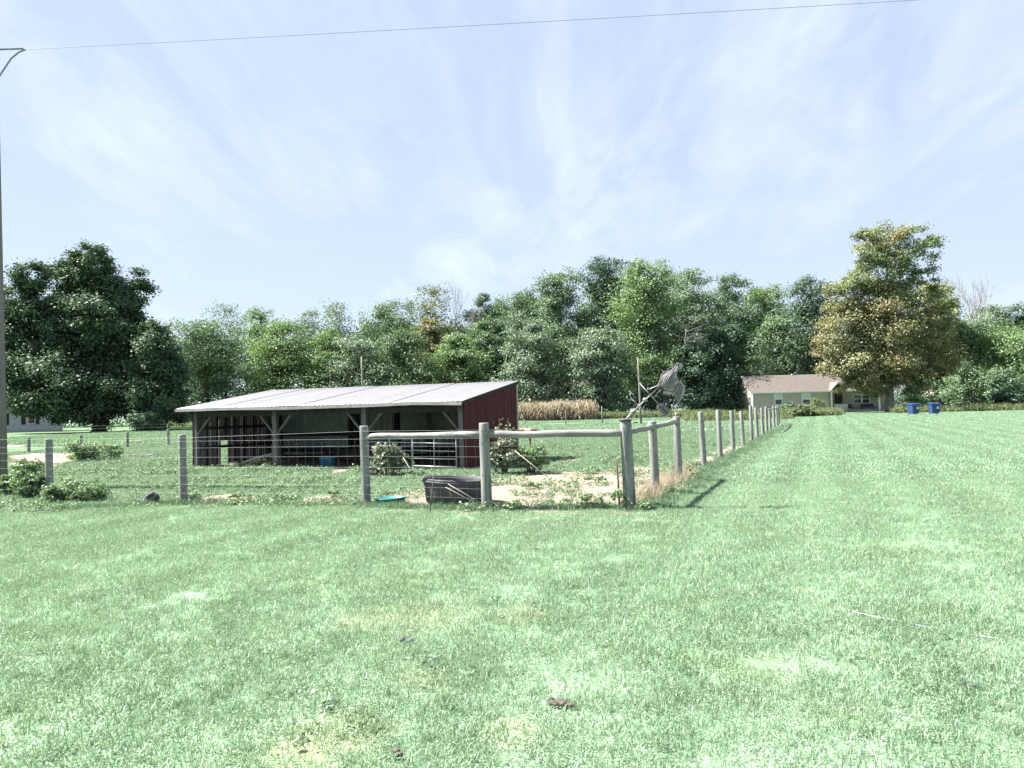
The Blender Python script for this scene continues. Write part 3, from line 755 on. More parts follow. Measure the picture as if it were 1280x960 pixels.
def obj1(b, name, mt, label, cat, loc, group=None): return tag(b.build(name, mt, loc=loc), label, cat, group)
b = MB(); p = at_d(303, 579, 21.9); q = at_d(343, 567, 21.5); b.tube([p, p.lerp(q, .5) + Vector((0, 0, .02)), q], [.045, .05, .04], 8, True, 0, .05)
obj1(b, 'fallen_pole', M_paleboard, 'pale fallen pole leaning against the second shed post', 'pole', p)
bt = at(428, 581); bt.z = 0; bt = S((bt - SHED_A).dot(SU), .7)
b = MB(); b.lathe([(.001, .02), (.2, .02), (.25, .26), (.27, .27), (.262, .285), (.23, .27), (.19, .05), (.001, .045)], 20, bt); obj1(b, 'feed_tub', M_bluetub, 'blue plastic tub on the floor of the middle shed bay', 'tub', bt)
# two tube gates across the third bay
def gate(u0, u1, wv, lab, zt):
    t = thing('tube_gate', lab, 'gate', S((u0 + u1) / 2, wv), 'gates in the third shed bay')
    for j, z in enumerate(np.linspace(.10, zt, 5)):
        b = MB(); b.tube([S(u0, wv, z + .02), S((u0 + u1) / 2, wv, z), S(u1, wv, z - .01)], .016, 8); b.build('rail', M_gate, t)
    for u in (u0, (u0 + u1) / 2, u1):
        b = MB(); b.tube([S(u, wv, .06), S(u, wv, zt + .04)], .015, 8); b.build('upright', M_gate, t)
gate(7.56, SL - .17, -.16, 'grey tube gate hung on the pale post beside the red wall', .92)
gate(6.15, 7.50, -.10, 'grey tube gate half hidden behind the leafy shed bush', .96)
# ------------------------------------------------------------------ rooster weathervane on the corner post
VB = lp(CORN, 1.345); VB = CORN + Vector((-.022 * 1.345, .01 * 1.345, 1.345))
vt = thing('weathervane', 'tilted pale metal rooster weathervane on the thick corner post', 'weathervane', VB)
KV = .0938 * 11.0 / 900
def W(zx, zy, dy=0.):
    a, c = (zx - 125) * KV, (850 - zy) * KV
    return VB + Vector((a + .0225 * c, dy, c - .0225 * a + .012))
b = MB(); b.lathe([(.001, .0), (.098, .0), (.108, .012), (.10, .022), (.05, .034), (.001, .036)], 24, VB + Vector((0, 0, .001))); b.build('cap', M_vanedark, vt)
b = MB(); b.bar(W(232, 882, -.02), W(285, 880, -.02), .02, .018); b.build('clip', M_vanedark, vt)
b = MB(); b.tube([W(125, 850), W(210, 755)], .014, 10); b.tube([W(205, 760), W(580, 400)], .0085, 10); b.build('shaft', M_vane, vt)
b = MB(); b.ball(W(230, 738), .044, 14); b.build('ball', M_vane, vt)
b = MB(); b.ball(W(386, 580), .034, 14); b.build('ball', M_vane, vt)
def letter(strokes, c, sx, sy, ex, ey):
    b = MB()
    for st in strokes: b.tube([W(c[0] + ex[0] * x * sx + ey[0] * y * sy, c[1] + ex[1] * x * sx + ey[1] * y * sy) for x, y in st], .0085, 6)
    return b
Ss = [[(.45, .35), (.3, .5), (-.1, .52), (-.42, .38), (-.42, .15), (0, .0), (.42, -.15), (.42, -.4), (.1, -.52), (-.3, -.5), (-.45, -.35)]]
Ns = [[(-.4, -.5), (-.4, .5), (.4, -.5), (.4, .5)]]
b = MB(); b.tube([W(292, 648), W(212, 568)], .0075, 8); b.build('compass_arm', M_vane, vt)
b = MB(); b.tube([W(300, 650), W(350, 706), W(396, 752)], .0075, 8); b.build('compass_arm', M_vane, vt)
ex, ey = (.68, .73), (.73, -.68)
letter(Ss, (196, 540), 74, 92, ex, ey).build('compass_letter', M_vane, vt)
letter(Ns, (440, 752), 74, 84, ex, ey).build('compass_letter', M_vane, vt)
b = MB(); b.tube([W(292, 656, .02), W(320, 640, .11)], .0075, 8); b.build('compass_arm', M_vane, vt)
b = MB(); b.tube([W(300, 640, -.02), W(270, 662, -.12)], .0075, 8); b.build('compass_arm', M_vane, vt)
b = MB(); b.tube([W(312, 352), W(575, 648)], .0085, 10); b.build('arrow_shaft', M_vane, vt)
b = MB(); b.slab([W(292, 330), W(352, 352), W(334, 372), W(318, 392)], (0, .014, 0)); b.build('arrow_tip', M_vane, vt)
b = MB(); b.slab([W(545, 668), W(572, 634), W(628, 625), W(742, 742), W(748, 756), W(706, 770), W(692, 764), W(694, 782), W(668, 822), W(640, 798), W(545, 700)], (0, .012, 0)); fl_ = b.build('arrow_feather', M_vane, vt)
b = MB()
for k in range(7):
    t_ = k / 6; a0 = (552 + 66 * t_, 690 - 58 * t_); b.tube([W(a0[0], a0[1], -.009), W(a0[0] + 108, a0[1] + 104, -.009)], .0035, 5)
b.tube([W(560, 640, -.01), W(690, 766, -.01)], .008, 6); b.build('feather_rib', M_vanedark, fl_)
# rooster body: a flattened shell lofted along its spine
bp_ = [((596, 448), .020), ((622, 425), .052), ((652, 392), .088), ((682, 345), .112), ((706, 295), .108), ((736, 245), .080), ((770, 205), .052), ((800, 165), .036), ((822, 130), .031), ((838, 106), .016)]
vs = []; KK = 18
for i, ((x_, y_), r_) in enumerate(bp_):
    a = W(*bp_[max(0, i - 1)][0]); c = W(*bp_[min(len(bp_) - 1, i + 1)][0]); d = (c - a).normalized(); sd_ = Vector((0, 1, 0)); nn = d.cross(sd_)
    for j in range(KK): th = 2 * math.pi * j / KK; vs.append(W(x_, y_) + nn * (r_ * math.cos(th)) + sd_ * (r_ * .62 * math.sin(th)))
fs_ = [(i * KK + j, i * KK + (j + 1) % KK, (i + 1) * KK + (j + 1) % KK, (i + 1) * KK + j) for i in range(len(bp_) - 1) for j in range(KK)]
fs_ += [tuple(reversed(range(KK))), tuple((len(bp_) - 1) * KK + j for j in range(KK))]
b = MB(); b.add(vs, fs_, 0, True); rb = b.build('rooster_body', M_vanedark, vt)
def rib_row(b, frac, side, r_=.0065, i0=1, i1=9):
    pts = []
    for i in range(i0, i1):
        (x_, y_), rr = bp_[i]; a = W(*bp_[i - 1][0]); c = W(*bp_[i + 1][0]); d = (c - a).normalized(); nn = d.cross(Vector((0, 1, 0)))
        pts.append(W(x_, y_) + nn * (rr * frac) + Vector((0, side * rr * .62 * math.sqrt(max(0, 1 - frac * frac)) * 1.02, 0)))
    b.tube(pts, r_, 6)
for fr in (.94, .72, .5, .28, .06, -.16, -.38, -.6):
    for side in (-1, 1):
        b = MB(); rib_row(b, -fr, side, .0075 if fr > .3 else .0055, 1, 9 if fr > .0 else 7); b.build('feather_rib', M_vane, rb)
b = MB(); b.slab([W(560, 372), W(596, 300), W(606, 245), W(640, 195), W(700, 180), W(752, 196), W(700, 214), W(650, 240), W(622, 300), W(606, 372), W(584, 420)], (0, .02, 0)); b.build('breast_band', M_vane, rb)
b = MB(); b.slab([W(784, 92), W(812, 96), W(830, 84), W(852, 92), W(872, 90), W(890, 104), W(886, 150), W(868, 178), W(852, 150), W(835, 120), W(818, 132), W(802, 118)], (0, .02, 0)); b.build('comb', M_vane, vt)
b = MB(); b.slab([W(630, 470), W(680, 462), W(742, 478), W(756, 496), W(700, 508), W(640, 500)], (0, .03, 0)); b.build('saddle_feathers', M_vane, vt)
tail = [(738, 492), (752, 420), (762, 362), (790, 334), (836, 328), (884, 350), (916, 394), (924, 440), (912, 500), (884, 556), (850, 604), (836, 646), (824, 596), (826, 552), (806, 510), (772, 494)]
b = MB(); b.slab([W(x_, y_, .0) for x_, y_ in tail], (0, .012, 0)); tl = b.build('tail', M_vane, vt)
for k in range(9):
    s = k / 8; c = []
    for q in np.linspace(0, 1, 9):
        ax = 742 + (1 - s) * 6 + (q ** .8) * (836 - 742) + math.sin(math.pi * q) * (92 * s - 4); ay = 488 + q * (640 - 488) * (1 - .05 * s) - math.sin(math.pi * q ** .75) * (200 * (.25 + .75 * s) - 8)
        c.append(W(ax, ay, -.010))
    b = MB(); b.tube(c, .0058, 6); b.build('tail_feather', M_vane if k % 2 == 0 else M_vanedark, tl)
b = MB(); b.tube([W(752, 530), W(822, 592)], .006, 6); b.build('tail_stay', M_rust, vt)
for (p0, p1, p2, toes) in [((585, 385), (520, 408), (440, 440), [(415, 445), (424, 415)]), ((612, 430), (570, 470), (520, 538), [(558, 528), (492, 548)])]:
    b = MB(); b.tube([W(*p0), W(*p1), W(*p2)], [.02, .010, .008], 8)
    for q in toes: b.tube([W(*p2), W(*q)], .007, 6)
    b.build('leg', M_vane, vt)

# ------------------------------------------------------------------ things in the paddock
tk = Vector((at_d(570, 630, 12.1).x, 12.1, 0))
Rt = Matrix.Rotation(R(3.0), 3, 'Y')
t = thing('stock_tank', 'large round black rubber stock tank behind the top-railed fence', 'stock tank', tk)
b = MB(); b.lathe([(.001, .01), (.475, .0), (.50, .03), (.545, .30), (.556, .36), (.575, .385), (.585, .40), (.58, .42), (.56, .425), (.54, .40), (.525, .34), (.50, .09), (.001, .085)], 48, tk + Vector((0, 0, .015)), 1, .92, 0, Rt); b.build('tub_wall', M_black, t)
b = MB(); b.lathe([(.563, .355), (.592, .36), (.594, .385), (.575, .39)], 48, tk + Vector((0, 0, .015)), 1, .92, 0, Rt); b.build('rim', M_black, t)
p = Vector((at_d(489, 636, 12.2).x, 12.2, 0))
b = MB(); b.lathe([(.001, .01), (.20, .01), (.235, .03), (.245, .105), (.262, .11), (.262, .122), (.238, .122), (.225, .04), (.001, .035)], 28, p, 1, .8, 0, Matrix.Rotation(R(-3), 3, 'Y')); obj1(b, 'feed_pan', M_teal, 'low teal feed pan on the dirt left of the black tank', 'feed pan', p)
p = Vector((at_d(195, 629, 12.9).x, 12.95, 0))
b = MB(); b.lathe([(.001, .0), (.12, .0), (.14, .10), (.15, .107), (.145, .115), (.13, .107), (.11, .03), (.001, .03)], 22, p + Vector((-.06, 0, .07)), 1.05, .8, 0, Matrix.Rotation(R(38), 3, 'X') @ Matrix.Rotation(R(-24), 3, 'Y')); obj1(b, 'tipped_pan', M_black, 'small black rubber pan tipped up in the grass by a fence post', 'feed pan', p)
for (a, c, r_, mt, nm, lab) in [((542, 592), (537, 640), .009, M_darksteel, 'steel_rod', 'thin dark steel rod stuck upright in front of the black tank'),
                              ((770.5, 574), (774, 618), .014, M_rust, 'rusty_stake', 'thin rusty stake standing in the dirt left of the corner post'),
                              ((560, 605), (604, 631), .0055, M_paleboard, 'pale_rod', 'upper pale rod leaning across the black tank to the fence post'),
                              ((557, 609), (599, 632), .005, M_paleboard, 'pale_rod', 'lower pale rod leaning across the black tank to the fence post'),
                              ((561, 614), (571, 631), .008, M_black, 'dark_hose', 'short black hose hanging down the front of the tank')]:
    Y = 11.1 if nm in ('steel_rod', 'rusty_stake') else 11.14
    p0, p1 = at_d(*a, Y), at_d(*c, Y if nm != 'pale_rod' else Y - .02)
    if nm in ('steel_rod', 'rusty_stake'): p1.z = -.05
    b = MB(); b.tube([p0, p0.lerp(p1, .5) + Vector((.006, 0, 0)), p1], r_, 8); obj1(b, nm, mt, lab, 'hose' if 'hose' in nm else 'rod', p1, 'pale rods leaning on the tank' if nm == 'pale_rod' else None)
p0, p1 = at_d(644, 564, 16.9), at_d(684, 582, 16.4); p1.z = .02
b = MB(); b.tube([p0, p1], .008, 8); obj1(b, 'leaning_stick', M_paleboard, 'long pale stick leaning out of the tall weed beside the red wall', 'stick', p1)
p0, p1 = at_d(504, 572, 16.7), at_d(520, 583, 16.5); p1.z = .02
b = MB(); b.tube([p0, p1], .009, 8); obj1(b, 'leaning_stick', M_paleboard, 'short pale stick sloping from the leafy bush in front of the gates', 'stick', p1)
t = thing('stick_pile', 'loose pile of dry sticks on the grass left of the shed', 'stick pile', at(172, 572))
for j in range(16):
    c = at(172, 571) + Vector((random.uniform(-.45, .45), random.uniform(-.35, .35), .03)); d = Vector((random.uniform(.3, .6), random.uniform(-.1, .3), random.uniform(-.02, .16)))
    b = MB(); b.tube([c - d, c + Vector((0, 0, .05)), c + d], .014, 5); b.build('stick', M_deadwood, t)
# goat behind the shed corner
def goat():
    Y = 29.5; c = at_d(650, 545, Y); c.z = 0
    g = thing('goat', 'brown and white goat half hidden behind the shed corner and rail', 'goat', c)
    me = bpy.data.meshes.new('body'); o = bpy.data.objects.new('body', me); col.objects.link(o); o.parent = g
    P = [((0, 0, .66), .15), ((.22, 0, .66), .16), ((.40, 0, .68), .135), ((-.25, 0, .70), .15), ((-.42, 0, .71), .11),
         ((.55, 0, .72), .085), ((.66, 0, .70), .062), ((.74, -.01, .62), .068), ((.80, -.01, .50), .038), ((-.52, 0, .78), .025), ((-.57, 0, .84), .018)]
    E = [(0, 1), (1, 2), (0, 3), (3, 4), (2, 5), (5, 6), (6, 7), (7, 8), (4, 9), (9, 10)]
    for sx_, root, xs3 in ((1, 2, ((.40, .50, .075), (.41, .30, .045), (.40, .16, .032), (.41, .02, .035))), (-1, 4, ((-.40, .52, .09), (-.34, .38, .055), (-.46, .24, .036), (-.43, .02, .036)))):
        for sy in (-1, 1):
            prev = root
            for (x_, z_, r_) in xs3: P.append(((x_, sy * .10, z_), r_)); E.append((prev, len(P) - 1)); prev = len(P) - 1
    me.from_pydata([p for p, _ in P], E, []); me.materials.append(M_coat)
    md = o.modifiers.new('skin', 'SKIN'); md.use_smooth_shade = True
    for i, (_, r_) in enumerate(P): me.skin_vertices[0].data[i].radius = (r_, r_)
    me.skin_vertices[0].data[0].use_root = True
    s2 = o.modifiers.new('sub', 'SUBSURF'); s2.levels = 2; s2.render_levels = 2
    for sy in (-1, 1):
        b = MB(); q = c + Vector((.72, sy * .05, .68)); b.slab([q, q + Vector((-.05, sy * .10, -.01)), q + Vector((-.07, sy * .16, -.05)), q + Vector((-.01, sy * .12, -.06))], (.012, 0, 0)); b.build('ear', M_coat, g)
        b = MB(); q = c + Vector((.70, sy * .03, .74)); b.tube([q, q + Vector((-.05, sy * .02, .05)), q + Vector((-.11, sy * .03, .07))], [.016, .011, .004], 7); b.build('horn', M_hoof, g)
        b = MB(); b.ball(c + Vector((.775, sy * .045 - .01, .585)), .011, 8); b.build('eye', M_hoof, g)
    b = MB(); b.ball(c + Vector((.815, -.01, .478)), .03, 8); b.build('muzzle', M_hoof, g)
goat()
# blue bins on the far lawn
def bin_(px, lab, rot):
    c = at_d(px, 515, 82); c.z = 0; t = thing('wheelie_bin', lab, 'bin', c, 'blue bins at the edge of the far lawn')
    k = 1.12; Mx = Matrix.Translation(c) @ Matrix.Rotation(rot, 4, 'Z')
    def bx(b, lo, hi): b.box(lo, hi, 0, Mx)
    b = MB(); z0, z1 = .10, 1.18
    b.hexa([Mx @ Vector(p) for p in ((-.36, -.34, z0), (.36, -.34, z0), (.36, .36, z0), (-.36, .36, z0), (-.46, -.46, z1), (.46, -.46, z1), (.46, .44, z1), (-.46, .44, z1))]); b.build('bin_body', M_bin, t)
    b = MB(); bx(b, (-.50, -.50, 1.12), (.50, .46, 1.175)); b.build('rim', M_bin, t)
    b = MB(); b.hexa([Mx @ Vector(p) for p in ((-.53, -.55, 1.18), (.53, -.55, 1.18), (.53, .50, 1.18), (-.53, .50, 1.18), (-.48, -.48, 1.25), (.48, -.48, 1.25), (.48, .46, 1.30), (-.48, .46, 1.30))]); b.build('lid', M_bin, t)
    b = MB(); b.tube([Mx @ Vector((-.4, .56, 1.16)), Mx @ Vector((.4, .56, 1.16))], .02, 6); b.build('handle', M_bin, t)
    for s in (-1, 1):
        b = MB(); b.tube([Mx @ Vector((s * .38, .34, .13)), Mx @ Vector((s * .44, .34, .13))], .13, 14); b.build('wheel', M_black, t)
    b = MB()
    for q in range(3):                                              # three chasing arrows
        a0 = q * 2 * math.pi / 3 + .5; cx, cz = .20, .74; P = lambda a, r_: Mx @ Vector((cx + r_ * math.cos(a), -.425 - (cz - .6) * .05, cz + r_ * math.sin(a)))
        b.slab([P(a0, .15), P(a0 + 1.2, .15), P(a0 + 1.2, .19), P(a0 + 1.75, .11), P(a0 + 1.2, .03), P(a0 + 1.2, .08), P(a0, .08)], Mx.to_3x3() @ Vector((0, .01, 0)))
    b.build('recycling_mark', M_white, t)
bin_(1142, 'blue wheelie bin standing left of the two, nearer the tan house', R(8)); bin_(1168, 'blue wheelie bin standing right of the two, away from the tan house', R(-6))

# ------------------------------------------------------------------ right house
HY = 112.
hx0, hx1, hx2 = at_d(941, 500, HY).x, at_d(1037, 500, HY).x, at_d(1125, 500, HY).x
ht = thing('tan_house', 'long low tan house with brown shingled roof behind the side fence', 'house', Vector(((hx0 + hx2) / 2, HY + 4, 0)))
EZ, RZ, DP_ = 3.42, 6.15, 8.4
def hbox(nm, mt, x0, x1, y0, y1, z0, z1, par=ht, lab=None):
    b = MB(); b.box((x0, y0, z0), (x1, y1, z1)); return b.build(nm, mt, par, lab)
# left wing front wall built as vertical battens on sheet
hbox('wall', M_tan, hx0, hx1, HY, HY + .2, .0, EZ - .02); hbox('wall', M_tan, hx0, hx0 + .2, HY + .2, HY + DP_, 0, EZ - .02)
b = MB()
for x in np.arange(hx0 + .35, hx1, .4): b.box((x, HY - .018, .1), (x + .04, HY - .001, EZ - .1))
tag(b.build('batten', M_tan, ht), kind='stuff')
hbox('wall', M_tan, hx1, hx2, HY + 1.9, HY + 2.1, 0, EZ - .02); hbox('wall', M_tan, hx2 - .2, hx2, HY + 2.1, HY + DP_, 0, EZ - .02); hbox('wall', M_tan, hx1 - .2, hx1, HY + .2, HY + 1.9, 0, EZ - .02)
hbox('wall', M_tan, hx0 + .2, hx2 - .2, HY + DP_ - .2, HY + DP_, 0, EZ - .02)
hbox('corner_trim', M_white, hx0 - .06, hx0 + .10, HY - .03, HY - .002, 0, EZ - .05)
# roof with courses of shingles as stepped geometry
b = MB(); rx0, rx1 = hx0 - .55, hx2 + .5; y0, y1 = HY - .55, HY + DP_ / 2; NCo = 22
for k in range(NCo):
    f0, f1 = k / NCo, (k + 1) / NCo + .012; ya, yb = y0 + (y1 - y0) * f0, y0 + (y1 - y0) * f1; za, zb = EZ + (RZ - EZ) * f0, EZ + (RZ - EZ) * f1
    b.hexa([Vector(p) for p in ((rx0, ya, za), (rx1, ya, za), (rx1, yb, zb - .02), (rx0, yb, zb - .02), (rx0, ya, za + .05), (rx1, ya, za + .05), (rx1, yb, zb + .012), (rx0, yb, zb + .012))])
yb_ = HY + DP_ + .55
b.hexa([Vector(p) for p in ((rx0, y1, RZ - .04), (rx1, y1, RZ - .04), (rx1, yb_, EZ - .04), (rx0, yb_, EZ - .04), (rx0, y1, RZ + .02), (rx1, y1, RZ + .02), (rx1, yb_, EZ + .02), (rx0, yb_, EZ + .02))])
rf = b.build('roof', M_shingle, ht)
hbox('fascia', M_white, rx0, hx1 + .3, HY - .60, HY - .555, EZ - .17, EZ + .035); hbox('fascia', M_white, hx1 + 1.2, rx1, HY - .60, HY - .555, EZ - .17, EZ + .035)
hbox('soffit', M_white, rx0 + .01, rx1 - .01, HY - .55, HY - .01, EZ - .10, EZ - .06)
b = MB(); b.add([Vector(p) for p in ((hx0, HY, EZ - .02), (hx0, HY + DP_, EZ - .02), (hx0, HY + DP_ / 2, RZ - .06))], [(0, 1, 2)]); b.build('gable', M_tan, ht)
def window(x0, x1, z0, z1, y, par=ht, mullion=None, reflection=True):
    b = MB(); t_ = .11
    b.box((x0, y - .05, z0), (x0 + t_, y - .004, z1)); b.box((x1 - t_, y - .05, z0), (x1, y - .004, z1)); b.box((x0 + t_, y - .052, z1 - t_), (x1 - t_, y - .004, z1)); b.box((x0 + t_, y - .07, z0), (x1 - t_, y - .004, z0 + t_))
    zm = (z0 + z1) / 2; b.box((x0 + t_, y - .045, zm - .04), (x1 - t_, y - .004, zm + .04))
    fr = b.build('window', M_white, par)
    b = MB(); b.box((x0 + t_, y - .020, z0 + t_), (x1 - t_, y - .008, zm - .04)); b.build('pane', M_glass, fr)
    b = MB(); b.box((x0 + t_, y - .020, zm + .04), (x1 - t_, y - .008, z1 - t_)); b.build('pane', M_reflection if reflection else M_glass, fr)  # upper pane: its bright reflection is put into the colour
def wx(px): return at_d(px, 500, HY).x
def wz(px, py, y=HY): return at_d(px, py, y).z
for a, c in ((968, 978), (1002.5, 1013)): window(wx(a), wx(c), wz(a, 506.5), wz(a, 492), HY)
yb2 = HY + 1.9
for a, c in ((1066.5, 1077), (1077.2, 1087.5)): window(at_d(a, 500, yb2).x, at_d(c, 500, yb2).x, wz(a, 504.5, yb2), wz(a, 493, yb2), yb2, reflection=False)
d0, d1 = at_d(1043.5, 500, yb2).x, at_d(1053, 500, yb2).x
dr = hbox('door', M_shutter, d0, d1, yb2 - .04, yb2 - .002, .45, 2.95); hbox('handle', M_white, d1 - .2, d1 - .12, yb2 - .10, yb2 - .041, 1.6, 1.72, dr)
hbox('porch_wall', M_block, at_d(1042, 505, HY).x, at_d(1058.5, 505, HY).x, HY - .4, HY - .2, 0, 1.35)
hbox('porch_floor', M_block, hx1 + .02, hx2, HY - .1, HY + 1.88, 0, .42)
for x in (1038.5, 1098, 1121.5): hbox('porch_post', M_white, wx(x) - .11, wx(x) + .11, HY - .35, HY - .13, .0, EZ - .11)
b = MB(); xg0, xg1 = wx(1036), wx(1054); zg = EZ + 1.25; xm = (xg0 + xg1) / 2
b.hexa([Vector(p) for p in ((xg0 - .2, HY - 1.1, EZ - .06), (xm, HY - 1.1, zg), (xm, HY + 2, zg), (xg0 - .2, HY + 2, EZ - .06), (xg0 - .2, HY - 1.1, EZ + .10), (xm, HY - 1.1, zg + .16), (xm, HY + 2, zg + .16), (xg0 - .2, HY + 2, EZ + .10))])
b.hexa([Vector(p) for p in ((xm, HY - 1.1, zg), (xg1 + .2, HY - 1.1, EZ - .06), (xg1 + .2, HY + 2, EZ - .06), (xm, HY + 2, zg), (xm, HY - 1.1, zg + .16), (xg1 + .2, HY - 1.1, EZ + .10), (xg1 + .2, HY + 2, EZ + .10), (xm, HY + 2, zg + .16))])
b.build('porch_gable', M_shingle, ht)
b = MB(); b.bar(Vector((xg0 - .2, HY - 1.14, EZ)), Vector((xm - .02, HY - 1.14, zg + .06)), .06, .22); b.bar(Vector((xm + .02, HY - 1.14, zg + .06)), Vector((xg1 + .2, HY - 1.14, EZ)), .06, .22); b.build('barge_board', M_white, ht)
b = MB(); b.box((rx0 + .4 + 8, y1 - .1, RZ - .1), (rx0 + 8.8, y1 + .3, RZ + .22)); b.build('vent', M_greyshingle, rf)
for k, (x, lab) in enumerate(((1062, 'dark low porch chair by the tan house window'), (1085, 'dark blue low bench under the tan house windows'))):
    c = at_d(x, 510, HY + .9); c.z = .42; t = thing('porch_chair' if k == 0 else 'porch_bench', lab, 'chair' if k == 0 else 'bench', c); mt = M_shutter if k == 0 else M_bin; wd = .8 if k == 0 else 1.9
    b = MB(); b.box((-wd / 2, -.3, .32), (wd / 2, .25, .40), M=Matrix.Translation(c)); b.build('seat', mt, t)
    b = MB(); b.box((-wd / 2, .25, .36), (wd / 2, .31, .85), M=Matrix.Translation(c)); b.build('backrest', mt, t)
    for sx_ in (-1, 1):
        for yy in (-.25, .2): b = MB(); b.box((sx_ * (wd / 2 - .05) - .03, yy, 0), (sx_ * (wd / 2 - .05) + .03, yy + .06, .32), M=Matrix.Translation(c)); b.build('leg', mt, t)
# little outbuilding behind the bins
c = at_d(1164, 500, 126); c.z = 0
t = thing('garden_shed', 'small grey roofed outbuilding half hidden in trees behind the bins', 'shed', c)
b = MB(); b.box((-2.4, -1.6, 0), (2.4, 1.6, 2.2), M=Matrix.Translation(c)); b.build('wall', M_oldwood, t)
b = MB(); b.slab([c + Vector(p) for p in ((-2.8, -2.0, 2.25), (2.8, -2.0, 2.25), (2.5, .2, 3.25), (-2.5, .2, 3.25))], (0, -.02, .1)); b.build('roof', M_greyshingle, t)
b = MB(); b.box((-.5, -1.64, 0), (.5, -1.605, 2.0), M=Matrix.Translation(c)); b.build('door', M_darkwood, t)

# ------------------------------------------------------------------ left house
A, B = at_d(-60, 541, 94), at_d(78.5, 536.5, 106); A.z = B.z = 0
lt = thing('pale_house', 'pale sided house behind the big maple at the left edge', 'house', A.lerp(B, .5))
du = (B - A).normalized(); dn = Vector((-du.y, du.x, 0)); LL = (B - A).length
def Hh(u, w_, z): return A + du * u + dn * w_ + Vector((0, 0, z))
def hb(nm, mt, u0, u1, w0, w1, z0, z1, par=lt):
    b = MB(); b.hexa([Hh(u0, w0, z0), Hh(u1, w0, z0), Hh(u1, w1, z0), Hh(u0, w1, z0), Hh(u0, w0, z1), Hh(u1, w0, z1), Hh(u1, w1, z1), Hh(u0, w1, z1)]); return b.build(nm, mt, par)
hb('foundation', M_block, .02, LL - .02, .03, 8, 0, .16)
z = .16
while z < 2.95:
    b = MB(); b.hexa([Hh(0, -.035, z), Hh(LL, -.035, z), Hh(LL, .1, z), Hh(0, .1, z), Hh(0, -.004, z + .198), Hh(LL, -.004, z + .198), Hh(LL, .1, z + .198), Hh(0, .1, z + .198)]); b.build('siding_board', M_siding, lt); z += .2
hb('wall', M_siding, LL - .2, LL - .002, .12, 8, .16, 3.1); hb('wall', M_siding, 0, .2, .12, 8, .16, 3.1); hb('wall', M_siding, .2, LL - .2, 7.8, 8, .16, 3.1)
hb('corner_trim', M_white, LL - .10, LL + .03, -.06, -.037, .36, 3.0)
b = MB(); b.hexa([Hh(-.4, -.5, 2.98), Hh(LL + .4, -.5, 2.98), Hh(LL + .4, 4, 4.8), Hh(-.4, 4, 4.8), Hh(-.4, -.5, 3.1), Hh(LL + .4, -.5, 3.1), Hh(LL + .4, 4, 4.92), Hh(-.4, 4, 4.92)])
b.hexa([Hh(-.4, 4, 4.8), Hh(LL + .4, 4, 4.8), Hh(LL + .4, 8.5, 2.98), Hh(-.4, 8.5, 2.98), Hh(-.4, 4, 4.92), Hh(LL + .4, 4, 4.92), Hh(LL + .4, 8.5, 3.1), Hh(-.4, 8.5, 3.1)]); b.build('roof', M_greyshingle, lt)
def lu(px): 
    d = ray(px, 520); k = (A.x * dn.x + A.y * dn.y) / (d.x * dn.x + d.y * dn.y); return (CAM + d * k - A).dot(du)
u0, u1 = lu(35.5), lu(43)
fr = hb('window', M_white, u0 - .1, u1 + .1, -.06, -.038, 1.1, 2.6); hb('pane', M_glass, u0, u1, -.07, -.061, 1.2, 2.5, fr)
for a, c in ((26.5, 31.5), (44.5, 49), (6, 11)): hb('shutter', M_shutter, lu(a), lu(c), -.075, -.038, 1.05, 2.65)
# ------------------------------------------------------------------ trees
LM = {
 'maple':  leafmat('maple leaf', (0.048, 0.087, 0.051), (0.084, 0.133, 0.071), nscale=.3, trans=.22),
 'dark':   leafmat('dark green leaf', (0.050, 0.096, 0.062), (0.086, 0.144, 0.086), nscale=.25, trans=.22),
 'mid':    leafmat('mid green leaf', (0.095, 0.152, 0.088), (0.150, 0.225, 0.129), nscale=.25, trans=.28),
 'bright': leafmat('bright green leaf', (0.127, 0.202, 0.093), (0.201, 0.293, 0.143), nscale=.25, trans=.32),
 'grey':   leafmat('grey green leaf', (0.132, 0.187, 0.135), (0.205, 0.271, 0.193), nscale=.25, trans=.26),
 'olive':  leafmat('olive leaf', (0.110, 0.145, 0.065), (0.165, 0.195, 0.085), (0.200, 0.175, 0.070), (.52, .74), .22, nscale=.25, trans=.3),
 'rust':   leafmat('turning leaf', (0.155, 0.165, 0.085), (0.220, 0.225, 0.120), (0.265, 0.215, 0.125), (.48, .76), .16, nscale=.3, trans=.3),
 'syc':    leafmat('sycamore green leaf', (0.128, 0.174, 0.083), (0.211, 0.265, 0.128), (0.287, 0.249, 0.128), (.5, .72), .2, nscale=.3, trans=.3),
 'shrub':  leafmat('shrub leaf', (0.106, 0.175, 0.094), (0.213, 0.300, 0.175), nscale=2., trans=.28),
 'poke':   leafmat('pokeweed leaf', (0.094, 0.138, 0.088), (0.200, 0.250, 0.175), (0.250, 0.213, 0.213), (.55, .7), 3., nscale=2., trans=.25),
 'weedy':  leafmat('tall weed leaf', (.105, .145, .065), (.18, .22, .115), (.24, .21, .13), (.52, .7), .4, nscale=.6, trans=.3),
 'corn':   leafmat('dry corn leaf', (.25, .215, .15), (.37, .325, .245), (.2, .21, .11), (.58, .75), .5, nscale=.5, trans=.2, tcol=(1, 1, .9)),
}
